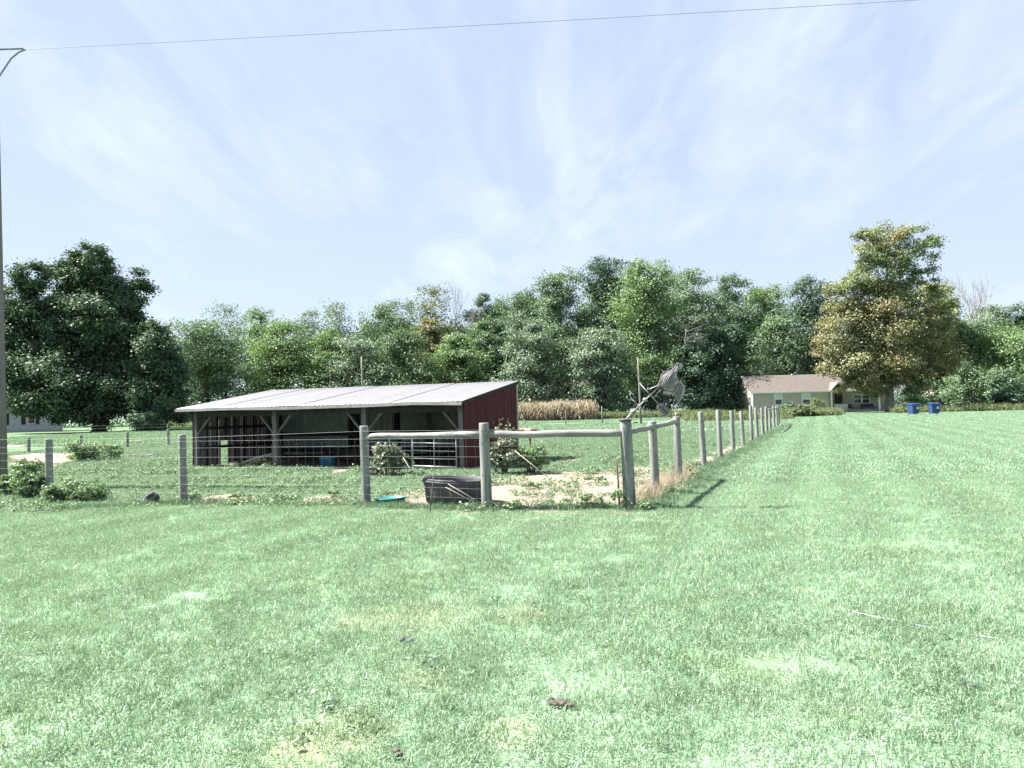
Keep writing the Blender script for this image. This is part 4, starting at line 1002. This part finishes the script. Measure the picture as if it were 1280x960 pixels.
def crown_leaves(lobes, n, size, drop=.35, clumps=16, spread=.26, asp=.62):
    """leaf rhombs gathered into clumps over the shells of the lobes (centre, radius xyz)"""
    tot = sum(l[1][0] * l[1][2] for l in lobes); Cs, Ns = [], []
    for c, r_ in lobes:
        k = max(6, int(n * r_[0] * r_[2] / tot)); m_ = max(4, int(clumps * (r_[0] / max(l[1][0] for l in lobes)) ** 1.0))
        cd = rng.normal(size=(m_, 3)); cd /= np.linalg.norm(cd, axis=1, keepdims=True); cd[:, 2] = np.abs(cd[:, 2]) * np.where(rng.uniform(size=m_) < drop, -1, 1)
        cr = rng.uniform(.62, 1.08, m_); i = rng.integers(0, m_, k)
        P = cd[i] * cr[i][:, None] + rng.normal(0, spread, (k, 3)) * np.array([1, 1, .72])
        out = P / (np.linalg.norm(P, axis=1, keepdims=True) + 1e-6)
        Cs.append(np.array(c) + P * np.array(r_)); Ns.append(out * .6 + np.array([0, 0, .55]) + rng.normal(0, .55, (k, 3)))
    C = np.concatenate(Cs); Nn = np.concatenate(Ns); C[:, 2] = np.maximum(C[:, 2], .08)
    return leaves_at(C, Nn, size * rng.uniform(.55, 1.3, len(C)), asp, .25)
def crown(parent, lobes, n, size, mat, name='crown', **kw):
    V, Fc = crown_leaves(lobes, n, size, **kw); return np_mesh(name, V, Fc, mat, parent)
def trunk(parent, base, H, r_, lobes, mat, lim=10, lean=0., name='trunk', seed=0):
    random.seed(seed); b = MB(); top = base + Vector((lean, 0, H * .72))
    pts = [base + Vector((0, 0, -.2)), base + Vector((0, 0, .35)), base.lerp(top, .3) + Vector((random.uniform(-.2, .2), 0, 0)), base.lerp(top, .65), top]
    b.tube(pts, [r_ * 1.5, r_ * 1.08, r_ * .85, r_ * .5, r_ * .12], 10, True, 0, .04)
    for c, rr in sorted(lobes, key=lambda l: -l[1][0])[:lim]:
        c = Vector(c); f_ = min(.95, max(.12, (c.z - base.z) / H * .75 - .05)); s = base.lerp(top, f_); mid = s.lerp(c, .55) + Vector((0, 0, rr[2] * .15))
        b.tube([s, mid, c + Vector((0, 0, rr[2] * .3))], [r_ * .34, r_ * .2, r_ * .05], 6)
        for q in range(3):
            e = c + Vector((random.uniform(-1, 1) * rr[0], random.uniform(-1, 1) * rr[1], random.uniform(-.3, .8) * rr[2])); b.tube([mid, mid.lerp(e, .5) + Vector((0, 0, .2)), e], [r_ * .14, r_ * .09, r_ * .025], 4, False)
    return b.build(name, mat, parent)
PROF = {'round': lambda t: math.sqrt(max(0, 1 - (2 * t - 1) ** 2)) ** .8, 'oval': lambda t: (.72 + .62 * t) if t < .45 else math.sqrt(max(0, 1 - ((t - .45) / .62) ** 2)),
        'cone': lambda t: (1 - t) ** .75 + .08, 'vase': lambda t: .35 + .65 * math.sin(math.pi * (t * .75 + .12)), 'dome': lambda t: math.sqrt(max(0, 1 - (t * .98) ** 2.2))}
def make_lobes(cx, Y, R_, zb, zt, shape, n, seed, lr=.50, flat=.8):
    rd = random.Random(seed); out = []; H = zt - zb; pf = PROF[shape]
    for i in range(n):
        t_ = ((i + .5) / n) ** .9; t_ = min(.98, max(.02, t_ + rd.uniform(-.05, .05))); a = i * 2.4 + rd.uniform(-.5, .5); pr = R_ * pf(t_)
        r_ = max(R_ * .16, lr * pr * rd.uniform(.75, 1.2) + R_ * .06); d = max(0, pr - r_ * .8) * rd.uniform(.75, 1.0)
        z = zb + H * t_; z = min(z, zt - r_ * flat * .95)
        out.append(((cx + d * math.cos(a), Y + d * math.sin(a) * .85, z), (r_, r_, r_ * flat)))
    out.append(((cx + rd.uniform(-.1, .1) * R_, Y, zt - R_ * .3), (R_ * .32, R_ * .32, R_ * .3)))
    for t_ in (.25, .5, .72): out.append(((cx, Y, zb + H * t_), (R_ * .5 * pf(t_) + .1, R_ * .4 * pf(t_) + .1, H * .16)))
    return out
WOOD = 'trees of the wood edge'
def tree(name, label, cx, top, hw, Y, kind, shape='oval', n=24000, size=.39, nl=15, zb=1.2, group=WOOD, seed=None, lean=0, bark=None, tr=.26, **kw):
    seed = seed if seed is not None else int(cx * 3 + top)
    base = at_d(cx, hz(cx), Y); base.z = 0; R_ = hw * Y / 900 * (1.16 if shape != 'vase' else 1); zt = CAM_H + (hz(cx) - top) * Y / 900
    t = thing(name, label, 'tree', base, group)
    lobes = make_lobes(base.x + lean, Y, R_, zb, zt, shape, nl, seed, kw.pop('lr', .50), kw.pop('flat', .8))
    crown(t, lobes, int(n), size, LM[kind], **kw)
    trunk(t, base, zt, tr + R_ * .02, lobes, bark or M_bark, 9, lean, seed=seed)
    return t
A_ = 'woodland_tree'
TREES = [
 ('shade_tree', 'dark tree cut off by the left edge behind the utility pole', -14, 345, 34, 104, 'dark', 'round', {}),
 (A_, 'rounded light green tree just right of the big dark maple', 258, 402, 52, 126, 'mid', 'round', {}),
 ('sparse_tree', 'thin grey green tree rising behind the rounded light green tree', 283, 376, 30, 152, 'grey', 'oval', dict(n=5100, zb=8)),
 (A_, 'small bright green crown above the left end of the shed roof', 325, 384, 23, 146, 'bright', 'oval', dict(n=8500, zb=5)),
 (A_, 'fresh green bushy tree directly above the left part of the shed roof', 347, 401, 44, 130, 'bright', 'round', {}),
 ('sparse_tree', 'small sparse grey crown between bright green trees above the shed', 384, 387, 19, 152, 'grey', 'oval', dict(n=4420, zb=7)),
 ('sparse_tree', 'airy wide topped tree with sky showing through above the shed', 420, 374, 31, 152, 'grey', 'vase', dict(n=5100, zb=9)),
 (A_, 'low yellow green tree leaning left above the middle of the shed roof', 408, 412, 44, 128, 'bright', 'dome', {}),
 (A_, 'grey green dome shaped tree above the middle of the shed roof', 447, 422, 40, 124, 'grey', 'dome', {}),
 (A_, 'broad mid green tree behind the pole above the shed', 487, 375, 42, 142, 'mid', 'oval', {}),
 (A_, 'dark front tree at the pole rising behind the shed roof', 500, 410, 44, 124, 'mid', 'dome', {}),
 ('sparse_tree', 'tall sparse tree with yellowing leaves beside the bare grey tree', 543, 354, 32, 146, 'olive', 'oval', dict(n=7820, zb=6)),
 (A_, 'yellowing low tree in front of the tall sparse yellowing one', 536, 398, 30, 136, 'olive', 'round', {}),
 (A_, 'dark pointed tree right of the bare grey tree', 610, 366, 29, 147, 'dark', 'oval', {}),
 (A_, 'bright green low tree below the bare grey tree', 573, 414, 38, 128, 'bright', 'dome', {}),
 (A_, 'slim green tree with a pale trunk above the right part of the shed', 616, 398, 34, 134, 'mid', 'oval', dict(bark=M_barkpale)),
 (A_, 'green tree joined to the left side of the tall dense green tree', 657, 358, 38, 142, 'mid', 'oval', {}),
 (A_, 'silvery grey green tree standing behind the right end of the shed', 664, 402, 42, 122, 'grey', 'dome', {}),
 (A_, 'tall dense egg shaped green tree above the dry corn', 703, 339, 37, 131, 'mid', 'oval', dict(n=28800)),
 ('tall_tree', 'tallest dark tree left of the bright green tall tree', 765, 321, 45, 133, 'dark', 'oval', dict(n=33600)),
 (A_, 'shorter grey green tree in front of the tallest dark tree', 748, 410, 34, 116, 'grey', 'oval', dict(n=21600)),
 ('tall_tree', 'tall bright green tree behind the rooster weathervane', 812, 324, 45, 122, 'bright', 'oval', dict(n=33600, drop=.4)),
 (A_, 'grey green tree with bare side branches right of the bright tall tree', 866, 337, 40, 131, 'grey', 'oval', dict(n=25200)),
 (A_, 'fine leaved green tree behind the left end of the tan house', 914, 342, 32, 144, 'mid', 'oval', {}),
 (A_, 'very dark low tree at the left end of the tan house', 905, 408, 46, 121, 'dark', 'dome', dict(n=26400)),
 (A_, 'dark low tree behind the tail of the rooster weathervane', 866, 428, 34, 117, 'dark', 'dome', dict(n=21600)),
 (A_, 'pale green tree rising behind the roof of the tan house', 958, 357, 36, 146, 'bright', 'oval', {}),
 (A_, 'light green full tree right behind the tan house roof', 978, 395, 44, 134, 'mid', 'dome', {}),
 ('tall_tree', 'dark green tall tree left of the yellowing sycamore', 1022, 345, 40, 137, 'dark', 'oval', dict(n=26400)),
 (A_, 'dark green tree pressed to the right of the yellowing sycamore', 1172, 352, 36, 122, 'syc', 'oval', dict(n=22800)),
 (A_, 'green round tree below the bare branches at the right', 1204, 402, 40, 126, 'mid', 'round', {}),
 (A_, 'grey green treetop below right of the bare branches', 1244, 382, 34, 142, 'grey', 'round', {}),
 (A_, 'bright green tree near the right edge above the shrubs', 1262, 412, 48, 122, 'bright', 'round', {}),
 (A_, 'dark treetop cut off by the right edge', 1292, 378, 34, 140, 'dark', 'oval', {}),
 (A_, 'green tree cut off by the right edge lower down', 1318, 410, 50, 128, 'mid', 'round', {}),
]
for nm, lab, cx, tp, hw, Y, kd, shp, kw in TREES: tree(nm, lab, cx, tp, hw, Y, kd, shp, **kw)
# bare trees
def bare(label, px, top, Y, spread, seed, depth=5, r0_=.22, h0=.34):
    rd = random.Random(seed); base = at_d(px, hz(px), Y); base.z = 0; H = CAM_H + (hz(px) - top) * Y / 900
    t = thing('bare_tree', label, 'tree', base, 'bare trees'); b = MB(); b2 = MB()
    def grow(p, d, L, r_, k):
        e = p + d * L; m_ = p.lerp(e, .5) + Vector((rd.uniform(-.05, .05), rd.uniform(-.05, .05), .03)) * L
        (b if k >= depth - 1 else b2).tube([p, m_, e], [r_, r_ * .85, r_ * .66], 6 if k > 2 else 4, False)
        if k == 0: return
        for _ in range(3 if k > 1 else 4):
            nd = (d + Vector((rd.uniform(-1, 1) * spread, rd.uniform(-1, 1) * spread * .6, rd.uniform(.0, .35)))).normalized(); grow(p.lerp(e, rd.uniform(.6, 1)), nd, L * rd.uniform(.6, .82), r_ * .58, k - 1)
    grow(base, Vector((0, 0, 1)), H * h0, r0_, depth)
    b.build('trunk', M_deadwood, t); b2.build('branches', M_deadwood, t)
bare('bare grey dead tree between the yellowing tree and the dark pointed tree', 573, 356, 144, .42, 3)
bare('bare leafless crown of thin branches against the sky at the right', 1214, 330, 138, .5, 12, 5, .26, .36)
# dead side branches on the edge of the wood
base = at_d(862, 470, 114)
t = thing('dead_limb', 'fan of bare dead branches in front of the dark trees by the rooster', 'dead branch', Vector((base.x, base.y, 0)))
random.seed(4)
b = MB(); g0 = Vector((base.x - 3.5, base.y + 2.5, 0)); gt = at_d(858, 408, 115); k1 = at_d(848, 470, 116.5)
b.tube([g0, g0.lerp(k1, .6) + Vector((-.4, 0, 0)), k1, k1.lerp(gt, .6) + Vector((.25, 0, 0)), gt], [.16, .13, .10, .07, .03], 7); b.build('trunk', M_deadwood, t)
b = MB()
for k in range(22):
    s = k1.lerp(gt, random.uniform(-.35, .95)); L = random.uniform(1.5, 4.6); el = random.uniform(-.25, .5); e = s + Vector((L * math.cos(el), random.uniform(-1.5, .6), L * math.sin(el)))
    mid = s.lerp(e, .5) + Vector((random.uniform(-.3, .3), 0, random.uniform(.0, .45))); b.tube([s, s.lerp(mid, .5) + Vector((0, 0, .08)), mid, mid.lerp(e, .6), e], [.032, .026, .02, .014, .006], 4, False)
    for q in range(4): m_ = mid.lerp(e, random.uniform(-.6, .8)); b.tube([m_, m_ + Vector((random.uniform(.2, .8), random.uniform(-.2, .2), random.uniform(-.5, .55)))], [.013, .004], 3, False)
b.build('branches', M_deadwood, t)

# trees with a hand-set outline: (px, py, radius px) lobes
def traced(name, label, spec, Y, n, size, mat, base_px, H_top, tr, zdepth=.75, seed=1, bark=None, mats2=None, group=None, lim=16, core=None, **kw):
    rd = random.Random(seed); base = at_d(base_px, hz(base_px), Y); base.z = 0
    t = thing(name, label, 'tree', base, group); lobes = []; lob2 = []
    for (x, y, r_, *o) in spec:
        c = at_d(x, y, Y); rr = r_ * Y / 900; dy = (o[0] if o else rd.uniform(-.6, .6)) * rr * 1.4
        (lob2 if (len(o) > 1 and o[1]) else lobes).append(((c.x, Y + dy, c.z), (rr, rr * .9, rr * zdepth)))
    tot = sum(l[1][0] ** 2 for l in lobes + lob2)
    crown(t, lobes, n * sum(l[1][0] ** 2 for l in lobes) / tot, size, LM[mat], **kw)
    if lob2: crown(t, lob2, n * sum(l[1][0] ** 2 for l in lob2) / tot, size, LM[mats2], 'turning_leaves', **kw)
    if core:
        cl_ = []
        for (x, y, r_) in core: c = at_d(x, y, Y); rr = r_ * .84 * Y / 900; cl_.append(((c.x, Y + .1 * rr, c.z), (rr, rr * .8, rr)))
        crown(t, cl_, n * .2, size * 1.1, LM[mat], 'inner_foliage', clumps=30, spread=.16)
    trunk(t, base, CAM_H + (hz(base_px) - H_top) * Y / 900, tr, lobes + lob2, bark or M_bark, lim, seed=seed)
    return t
MAPLE = [(98, 330, 24), (72, 338, 22), (122, 330, 22), (50, 352, 24), (98, 358, 36), (146, 352, 26), (165, 374, 24), (30, 366, 20), (22, 392, 24), (60, 390, 36), (100, 398, 44), (142, 396, 38), (172, 404, 22),
         (14, 420, 26), (40, 430, 36), (84, 440, 42), (130, 440, 42), (170, 440, 30), (190, 440, 20), (20, 462, 30), (56, 476, 38), (104, 482, 42, -.6), (150, 482, 38, -.4), (188, 478, 28), (208, 476, 18), (12, 490, 22), (42, 498, 20, -.7),
         (88, 512, 22, -.9), (75, 505, 22, -1.2), (128, 512, 28, -.9), (170, 512, 26)]
traced('maple_tree', 'huge dark rounded maple in front of the pale house', MAPLE, 88, 140000, .36, 'maple', 124, 330, .75, .8, 2, core=[(100, 365, 44), (95, 420, 62), (110, 470, 60), (50, 440, 44), (155, 430, 40), (160, 475, 40), (60, 480, 44)], drop=.35, clumps=22, spread=.22)
traced('dark_tree', 'dark drooping tree touching the right side of the huge maple', [(196, 418, 18), (202, 440, 24), (210, 468, 24), (198, 470, 26), (208, 496, 26), (188, 500, 24), (196, 522, 24), (178, 526, 16), (212, 516, 18), (222, 492, 14)], 84, 34000, .34, 'maple', 188, 410, .3, .9, 4, clumps=20, spread=.24)
SYC = [(1115, 296, 22), (1088, 300, 18), (1142, 298, 20), (1080, 318, 17), (1155, 312, 17), (1118, 320, 26), (1100, 342, 26), (1135, 345, 20), (1160, 345, 15), (1072, 342, 16), (1070, 366, 22), (1165, 370, 16),
       (1050, 362, 16, 0, 1), (1045, 385, 18, 0, 1), (1085, 375, 30, 0, 1), (1120, 380, 28), (1060, 405, 30, 0, 1), (1096, 410, 34, -.4, 1), (1132, 415, 26), (1148, 395, 18, 0, 1),
       (1048, 432, 26, 0, 1), (1080, 440, 34, -.5, 1), (1112, 445, 28, -.4, 1), (1138, 442, 20), (1040, 455, 20, 0, 1), (1066, 466, 26, -.6, 1), (1095, 470, 26, -.6, 1), (1055, 480, 16, 0, 1), (1085, 486, 16, -.5, 1), (1105, 482, 16, 0, 1), (1128, 470, 18),
       (1160, 428, 18, -.5, 1), (1172, 445, 20, -.5, 1), (1158, 462, 18, -.4, 1), (1178, 466, 14, -.3, 1), (1170, 410, 16), (1185, 395, 14), (1150, 482, 16), (1138, 492, 14)]
traced('sycamore_tree', 'tall yellowing sycamore standing in front of the tan house', SYC, 103, 75000, .32, 'syc', 1112, 285, .55, .85, 6, bark=M_barkpale, mats2='rust', core=[(1115, 330, 24), (1110, 375, 34), (1100, 420, 44), (1080, 450, 40), (1140, 420, 34), (1120, 460, 32)], clumps=17, spread=.24)

# shrubs and tall weeds
def shrub(name, label, px, py, wpx, toppx, mat, n, size, nl=9, seed=0, cat='shrub', group=None, Y=None, stems=True, flat=.9, **kw):
    base = at(px, py); base.z = 0
    if Y: base = at_d(px, 500, Y); base.z = 0
    Y = base.y; R_ = wpx / 2 * Y / 900; H = max(.15, CAM_H + (hz(px) - toppx) * Y / 900); t = thing(name, label, cat, base, group); rd = random.Random(seed); lobes = []
    for i in range(nl):
        x_ = rd.uniform(-.72, .72); hh_ = H * (1 - .55 * x_ * x_) * rd.uniform(.55, 1.0); r_ = min(hh_ * .5, R_ * .45) * rd.uniform(.8, 1.1); lobes.append(((base.x + x_ * R_, Y + rd.uniform(-.5, .5) * R_, max(r_ * .7, hh_ - r_ * flat)), (r_, r_, r_ * flat)))
    crown(t, lobes, n, size, LM[mat], 'foliage', **kw)
    if stems:
        b = MB()
        for c, rr in lobes:
            b.tube([base + Vector((rd.uniform(-.25, .25) * R_, rd.uniform(-.1, .1) * R_, -.05)), Vector(c).lerp(base, .4), Vector(c) + Vector((0, 0, rr[2] * .8))], [.02 * max(1, H / 2), .014 * max(1, H / 2), .004], 5, False)
        b.build('stem', M_bark, t)
    return t
shrub('bush', 'leafy rounded bush on the grass left of the shed behind the wire fence', 124, 576, 72, 546, 'shrub', 2600, .10, 11, 1, clumps=14)
shrub('bush', 'leafy pale green bush growing beside the gates in the shed front', 482, 585, 52, 552, 'poke', 2000, .085, 9, 2, Y=17.6, clumps=14)
shrub('tall_weed', 'tall purple topped weed growing against the red shed wall', 628, 584, 46, 545, 'poke', 1700, .09, 9, 3, cat='weed', Y=17.3, clumps=12)
shrub('tall_weed', 'bushy yellow green weed at the shed corner right of the purple topped weed', 662, 582, 42, 548, 'shrub', 1500, .08, 8, 4, cat='weed', Y=17.4, clumps=12)
b = MB(); t = thing('tall_weed', 'two slim purple leaved stems standing above the rail by the red wall', 'weed', at_d(630, 560, 17.2) * 1); t.location.z = 0
Cs = []
for (x, y) in ((624, 523), (636, 525)):
    e = at_d(x, y, 17.2); s = Vector((at_d(630, 580, 17.2).x, 17.2, 0)); b.tube([s, s.lerp(e, .5), e], [.016, .012, .004], 6)
    for k in range(26): q = s.lerp(e, random.uniform(.62, 1)); Cs.append(np.array(q) + rng.normal(0, [.085, .06, .03]))
b.build('stem', M_rust, t); Cs = np.array(Cs); V, Fc = leaves_at(Cs, rng.normal(size=(len(Cs), 3)) + np.array([0, -.4, .6]), .095 * rng.uniform(.6, 1.2, len(Cs)), .55, .2); np_mesh('foliage', V, Fc, LM['poke'], t)
shrub('weed_bush', 'bright green weed bush between the utility pole and the first fence post', 34, 612, 54, 570, 'shrub', 3000, .065, 11, 5, cat='weed', Y=14.4, clumps=12)
shrub('weed_bush', 'low sprawling weed bush right of the first fence post', 96, 622, 84, 596, 'shrub', 3200, .06, 14, 6, cat='weed', Y=13.6, clumps=12)
shrub('weed_bush', 'small weed bush growing close around the foot of the utility pole', 14, 618, 26, 588, 'shrub', 600, .08, 6, 16, cat='weed', Y=14.9, clumps=10)
for i, (px, py, w_, tp, lab) in enumerate([(330, 588, 30, 580, 'small leafy weed at the foot of the second shed post'), (735, 636, 40, 612, 'leafy weed on the bare dirt left of the corner post'), (700, 632, 36, 620, 'low weed patch on the dirt right of the tank'), (660, 612, 44, 604, 'flat weed patch on the dirt behind the tank'),
      (775, 640, 24, 606, 'upright weed beside the rusty stake'), (745, 604, 40, 594, 'flat weed patch at the back of the dirt'), (640, 640, 26, 622, 'small weed at the foot of the post beside the tank'), (805, 640, 26, 622, 'small weed right of the corner post foot'), (850, 600, 40, 578, 'pale dry weed between the side fence posts'),
      (240, 626, 26, 612, 'small weed at the foot of the post beside the tipped pan'), (300, 626, 44, 612, 'low weed patch on the dirt in front of the slatted shed bay'), (420, 622, 60, 610, 'wide low weed patch in front of the middle shed bay')]):
    shrub('dirt_weed', lab, px, py, w_, tp, 'shrub', 360 if w_ > 30 else 240, .05, 6, 50 + i, 'weed', 'weeds on the paddock dirt', stems=False, clumps=8)
shrub('bush', 'green rough bush at the end of the side fence before the tan house', 1003, 519, 40, 505, 'weedy', 2200, .22, 9, 7, Y=84, clumps=12)
shrub('bush', 'pale yellow tall weed bush under the right end of the tan wall', 1026, 516, 30, 494, 'weedy', 1300, .20, 8, 8, Y=100, clumps=12)
shrub('bush', 'small dark bush below the window of the tan house', 985, 512, 22, 499, 'dark', 900, .22, 6, 9, Y=98, clumps=12)
shrub('shrub', 'wide grey green shrub behind the right blue bin', 1208, 510, 62, 446, 'mid', 5200, .34, 12, 10, Y=112, clumps=16)
shrub('shrub', 'big green shrub at the right edge above the rough grass', 1250, 512, 70, 452, 'mid', 5600, .34, 12, 11, Y=110, clumps=16)
shrub('shrub', 'dark low shrub at the right edge beside the lawn', 1266, 514, 40, 478, 'dark', 3000, .30, 9, 12, Y=100, clumps=16)
shrub('shrub', 'dark green shrub between the two blue bins and the sycamore', 1138, 514, 44, 486, 'dark', 2400, .28, 9, 13, Y=108, clumps=14)
shrub('shrub', 'low dark bush at the foot of the huge maple', 184, 540, 44, 512, 'dark', 2600, .25, 9, 14, Y=80, clumps=14)

# tall unmown weeds (stuff): along the lane, before the house and at the wood's edge
def rough(name, pts, mats, h, wd, n, leafs=0, svals=None):
    tl = []
    for _ in range(3):
        a = blades(n, 1.0, h * .4, h, wd, .35); 
        tl.append(join(a, weedtile(leafs, 1., h * .8, wd * 5, 1)) if leafs else a)
    P = np.array(pts); k = len(P)
    return scatter(name, tl, np.stack([P[:, 0], P[:, 1], np.zeros(k)], 1), rng.uniform(0, 6.28, k), svals if svals is not None else rng.uniform(.6, 1.15, k), rng.integers(0, 3, k), mats)
pts = []
for i in range(300): p = at_d(random.uniform(745, 900), 500, random.uniform(98, 106)); pts.append((p.x, p.y))
for i in range(260): p = at_d(random.uniform(1120, 1300), 500, random.uniform(94, 106)); pts.append((p.x, p.y))
for i in range(160): p = at_d(random.uniform(975, 1045), 500, random.uniform(84, 106)); pts.append((p.x, p.y))
for i in range(60): p = at_d(random.uniform(860, 985), 500, random.uniform(70, 100)); pts.append((p.x, p.y))
rough('tall_weeds', pts, [LM['weedy'], LM['weedy']], 1.15, .05, 90, 200)
pts = []
for i in range(140): p = at_d(random.uniform(195, 300), 500, random.uniform(96, 112)); pts.append((p.x, p.y))
rough('far_weeds', pts, [LM['shrub'], LM['weedy']], 1.1, .05, 90, 120)
# standing dry corn
def corn():
    k = 26; a = []; 
    for _ in range(k):
        x_, y_ = rng.uniform(-.8, .8), rng.uniform(-.8, .8); h = rng.uniform(2.1, 2.75)
        C = [np.array([x_, y_, h * f_]) for f_ in np.linspace(.05, 1, 12)]
        V = []; F_ = []
        for j, f_ in enumerate(np.linspace(.12, .95, 9)):
            az = rng.uniform(0, 6.28); L = rng.uniform(.35, .7); d = np.array([math.cos(az), math.sin(az), 0]); s = np.array([-d[1], d[0], 0]) * .045; p0 = np.array([x_, y_, h * f_]); p1 = p0 + d * L * .5 + [0, 0, .16]; p2 = p0 + d * L + [0, 0, -.22]
            bI = len(V); V += [p0 - s, p0 + s, p1 - s, p1 + s, p2 - s * .2, p2 + s * .2]; F_ += [[bI, bI + 1, bI + 3, bI + 2], [bI + 2, bI + 3, bI + 5, bI + 4]]
        bI = len(V); V += [np.array([x_ - .02, y_, 0]), np.array([x_ + .02, y_, 0]), np.array([x_ + .014, y_, h]), np.array([x_ - .014, y_, h])]; F_ += [[bI, bI + 1, bI + 2, bI + 3]]
        for q in range(4): bI = len(V); dd = rng.normal(0, .12, 2); V += [np.array([x_ - .012, y_, h - .05]), np.array([x_ + .012, y_, h - .05]), np.array([x_ + dd[0] + .01, y_ + dd[1], h + .28]), np.array([x_ + dd[0] - .01, y_ + dd[1], h + .28])]; F_ += [[bI, bI + 1, bI + 2, bI + 3]]
        a.append((np.array(V), np.array(F_), np.zeros(len(F_), int)))
    return join(*a)
pts = []
for y_ in np.arange(98, 114, 1.3):
    xr = at_d(742 - (y_ - 98) * .3, 500, y_).x; xl = at_d(380, 500, y_).x
    for x_ in np.arange(xl, xr, 1.35): pts.append((x_ + random.uniform(-.2, .2), y_ + random.uniform(-.2, .2)))
k = len(pts); P = np.array(pts)
scatter('dry_corn', [corn() for _ in range(3)], np.stack([P[:, 0], P[:, 1], np.zeros(k)], 1), rng.uniform(0, 6.28, k), rng.uniform(.68, 1.0, k), rng.integers(0, 3, k), [LM['corn']])
# the mass of the wood behind the trees that can be told apart
lob = []
rd = random.Random(9)
for i in range(330):
    px = rd.uniform(-60, 1345); Y = rd.uniform(146, 172); p = at_d(px, 500, Y); ty = np.interp(px, [-60, 100, 215, 300, 400, 450, 500, 560, 600, 680, 740, 800, 850, 900, 940, 1000, 1030, 1180, 1230, 1345], [420, 415, 412, 414, 410, 400, 398, 392, 388, 366, 358, 346, 346, 358, 376, 376, 372, 388, 398, 396]); hmax = CAM_H + (hz(px) - ty) * Y / 900; r_ = rd.uniform(2.2, 4.)
    lob.append(((p.x, p.y, rd.uniform(.1, 1) ** .8 * (hmax - r_) + .5), (r_, r_, r_ * .85)))
V, Fc = crown_leaves(lob, 110000, .7, clumps=18, spread=.3); o = np_mesh('distant_wood', V, Fc, LM['mid']); tag(o, kind='stuff')
lob = []
for i in range(190):
    px = rd.choice((rd.uniform(200, 945), rd.uniform(1130, 1330), rd.uniform(200, 945), rd.uniform(-60, 240))); Y = rd.uniform(114, 124) if px > 225 else rd.uniform(128, 142); p = at_d(px, 500, Y); r_ = rd.uniform(1.0, 2.0); lob.append(((p.x, p.y, rd.uniform(.5, 4.5)), (r_, r_, r_ * .9)))
for i in range(170):
    px = rd.uniform(-60, 1340); Y = rd.uniform(140, 150); p = at_d(px, 500, Y); r_ = rd.uniform(1.6, 2.6); lob.append(((p.x, p.y, rd.uniform(.6, 4.)), (r_, r_, r_)))
V, Fc = crown_leaves(lob, 70000, .46, clumps=16, spread=.28); o = np_mesh('woodland_undergrowth', V, Fc, LM['dark']); tag(o, kind='stuff')

# ------------------------------------------------------------------ small things on the lawn
def clods(name, lab, px, py, n, sp, r_, mt, seed, cat):
    c = at(px, py); c.z = .0; rd = random.Random(seed); t = thing(name, lab, cat, c); 
    for i in range(n):
        b = MB(); q = c + Vector((rd.gauss(0, sp), rd.gauss(0, sp * .45) - rd.gauss(0, .01), r_ * .6 + .018)); q.y -= (q.x - c.x) * .5
        b.ball(q, r_ * rd.uniform(.7, 1.3), 8, (1.2, 1, .75)); b.build('clod', mt, t)
clods('dung_heap', 'brown crumbled dung heap on the lawn below the middle of the photo', 697, 884, 15, .035, .016, M_dung, 1, 'dung')
clods('dung_heap', 'small dark dung clod on the lawn below the dry grass patch', 503, 804, 5, .025, .018, M_black, 2, 'dung')
clods('dung_heap', 'small dark dung clod on the lawn at the lower right', 1212, 862, 5, .022, .013, M_black, 3, 'dung')
clods('dung_heap', 'small brown crumbs of dung near the bottom edge of the lawn', 497, 946, 6, .02, .012, M_dung, 4, 'dung')
b = MB(); c = at(369, 928, .045); b.slab([c + Vector(p) for p in ((-.022, -.012, 0), (.0, -.018, .012), (.018, .0, .02), (.016, .02, .016), (-.008, .016, 0))], (0, 0, .002)); obj1(b, 'pale_leaf', M_white, 'single pale fallen leaf lying on the lawn at the lower left', 'leaf', c)
b = MB(); L2 = [(1058, 762), (1072, 766), (1085, 769), (1100, 772), (1112, 774), (1124, 776.5), (1136, 779), (1150, 782), (1162, 784.5), (1180, 788), (1210, 793), (1240, 797), (1262, 801), (1300, 806)]
zs = [.0, .034, .037, .036, .036, .034, .006, .03, .032, .0, .0, .028, .0, .0]
b.tube([at(x, y, z) for (x, y), z in zip(L2, zs)], .004, 6); obj1(b, 'white_string', M_string, 'white string lying half sunk in the lawn at the right', 'string', at(1100, 772))
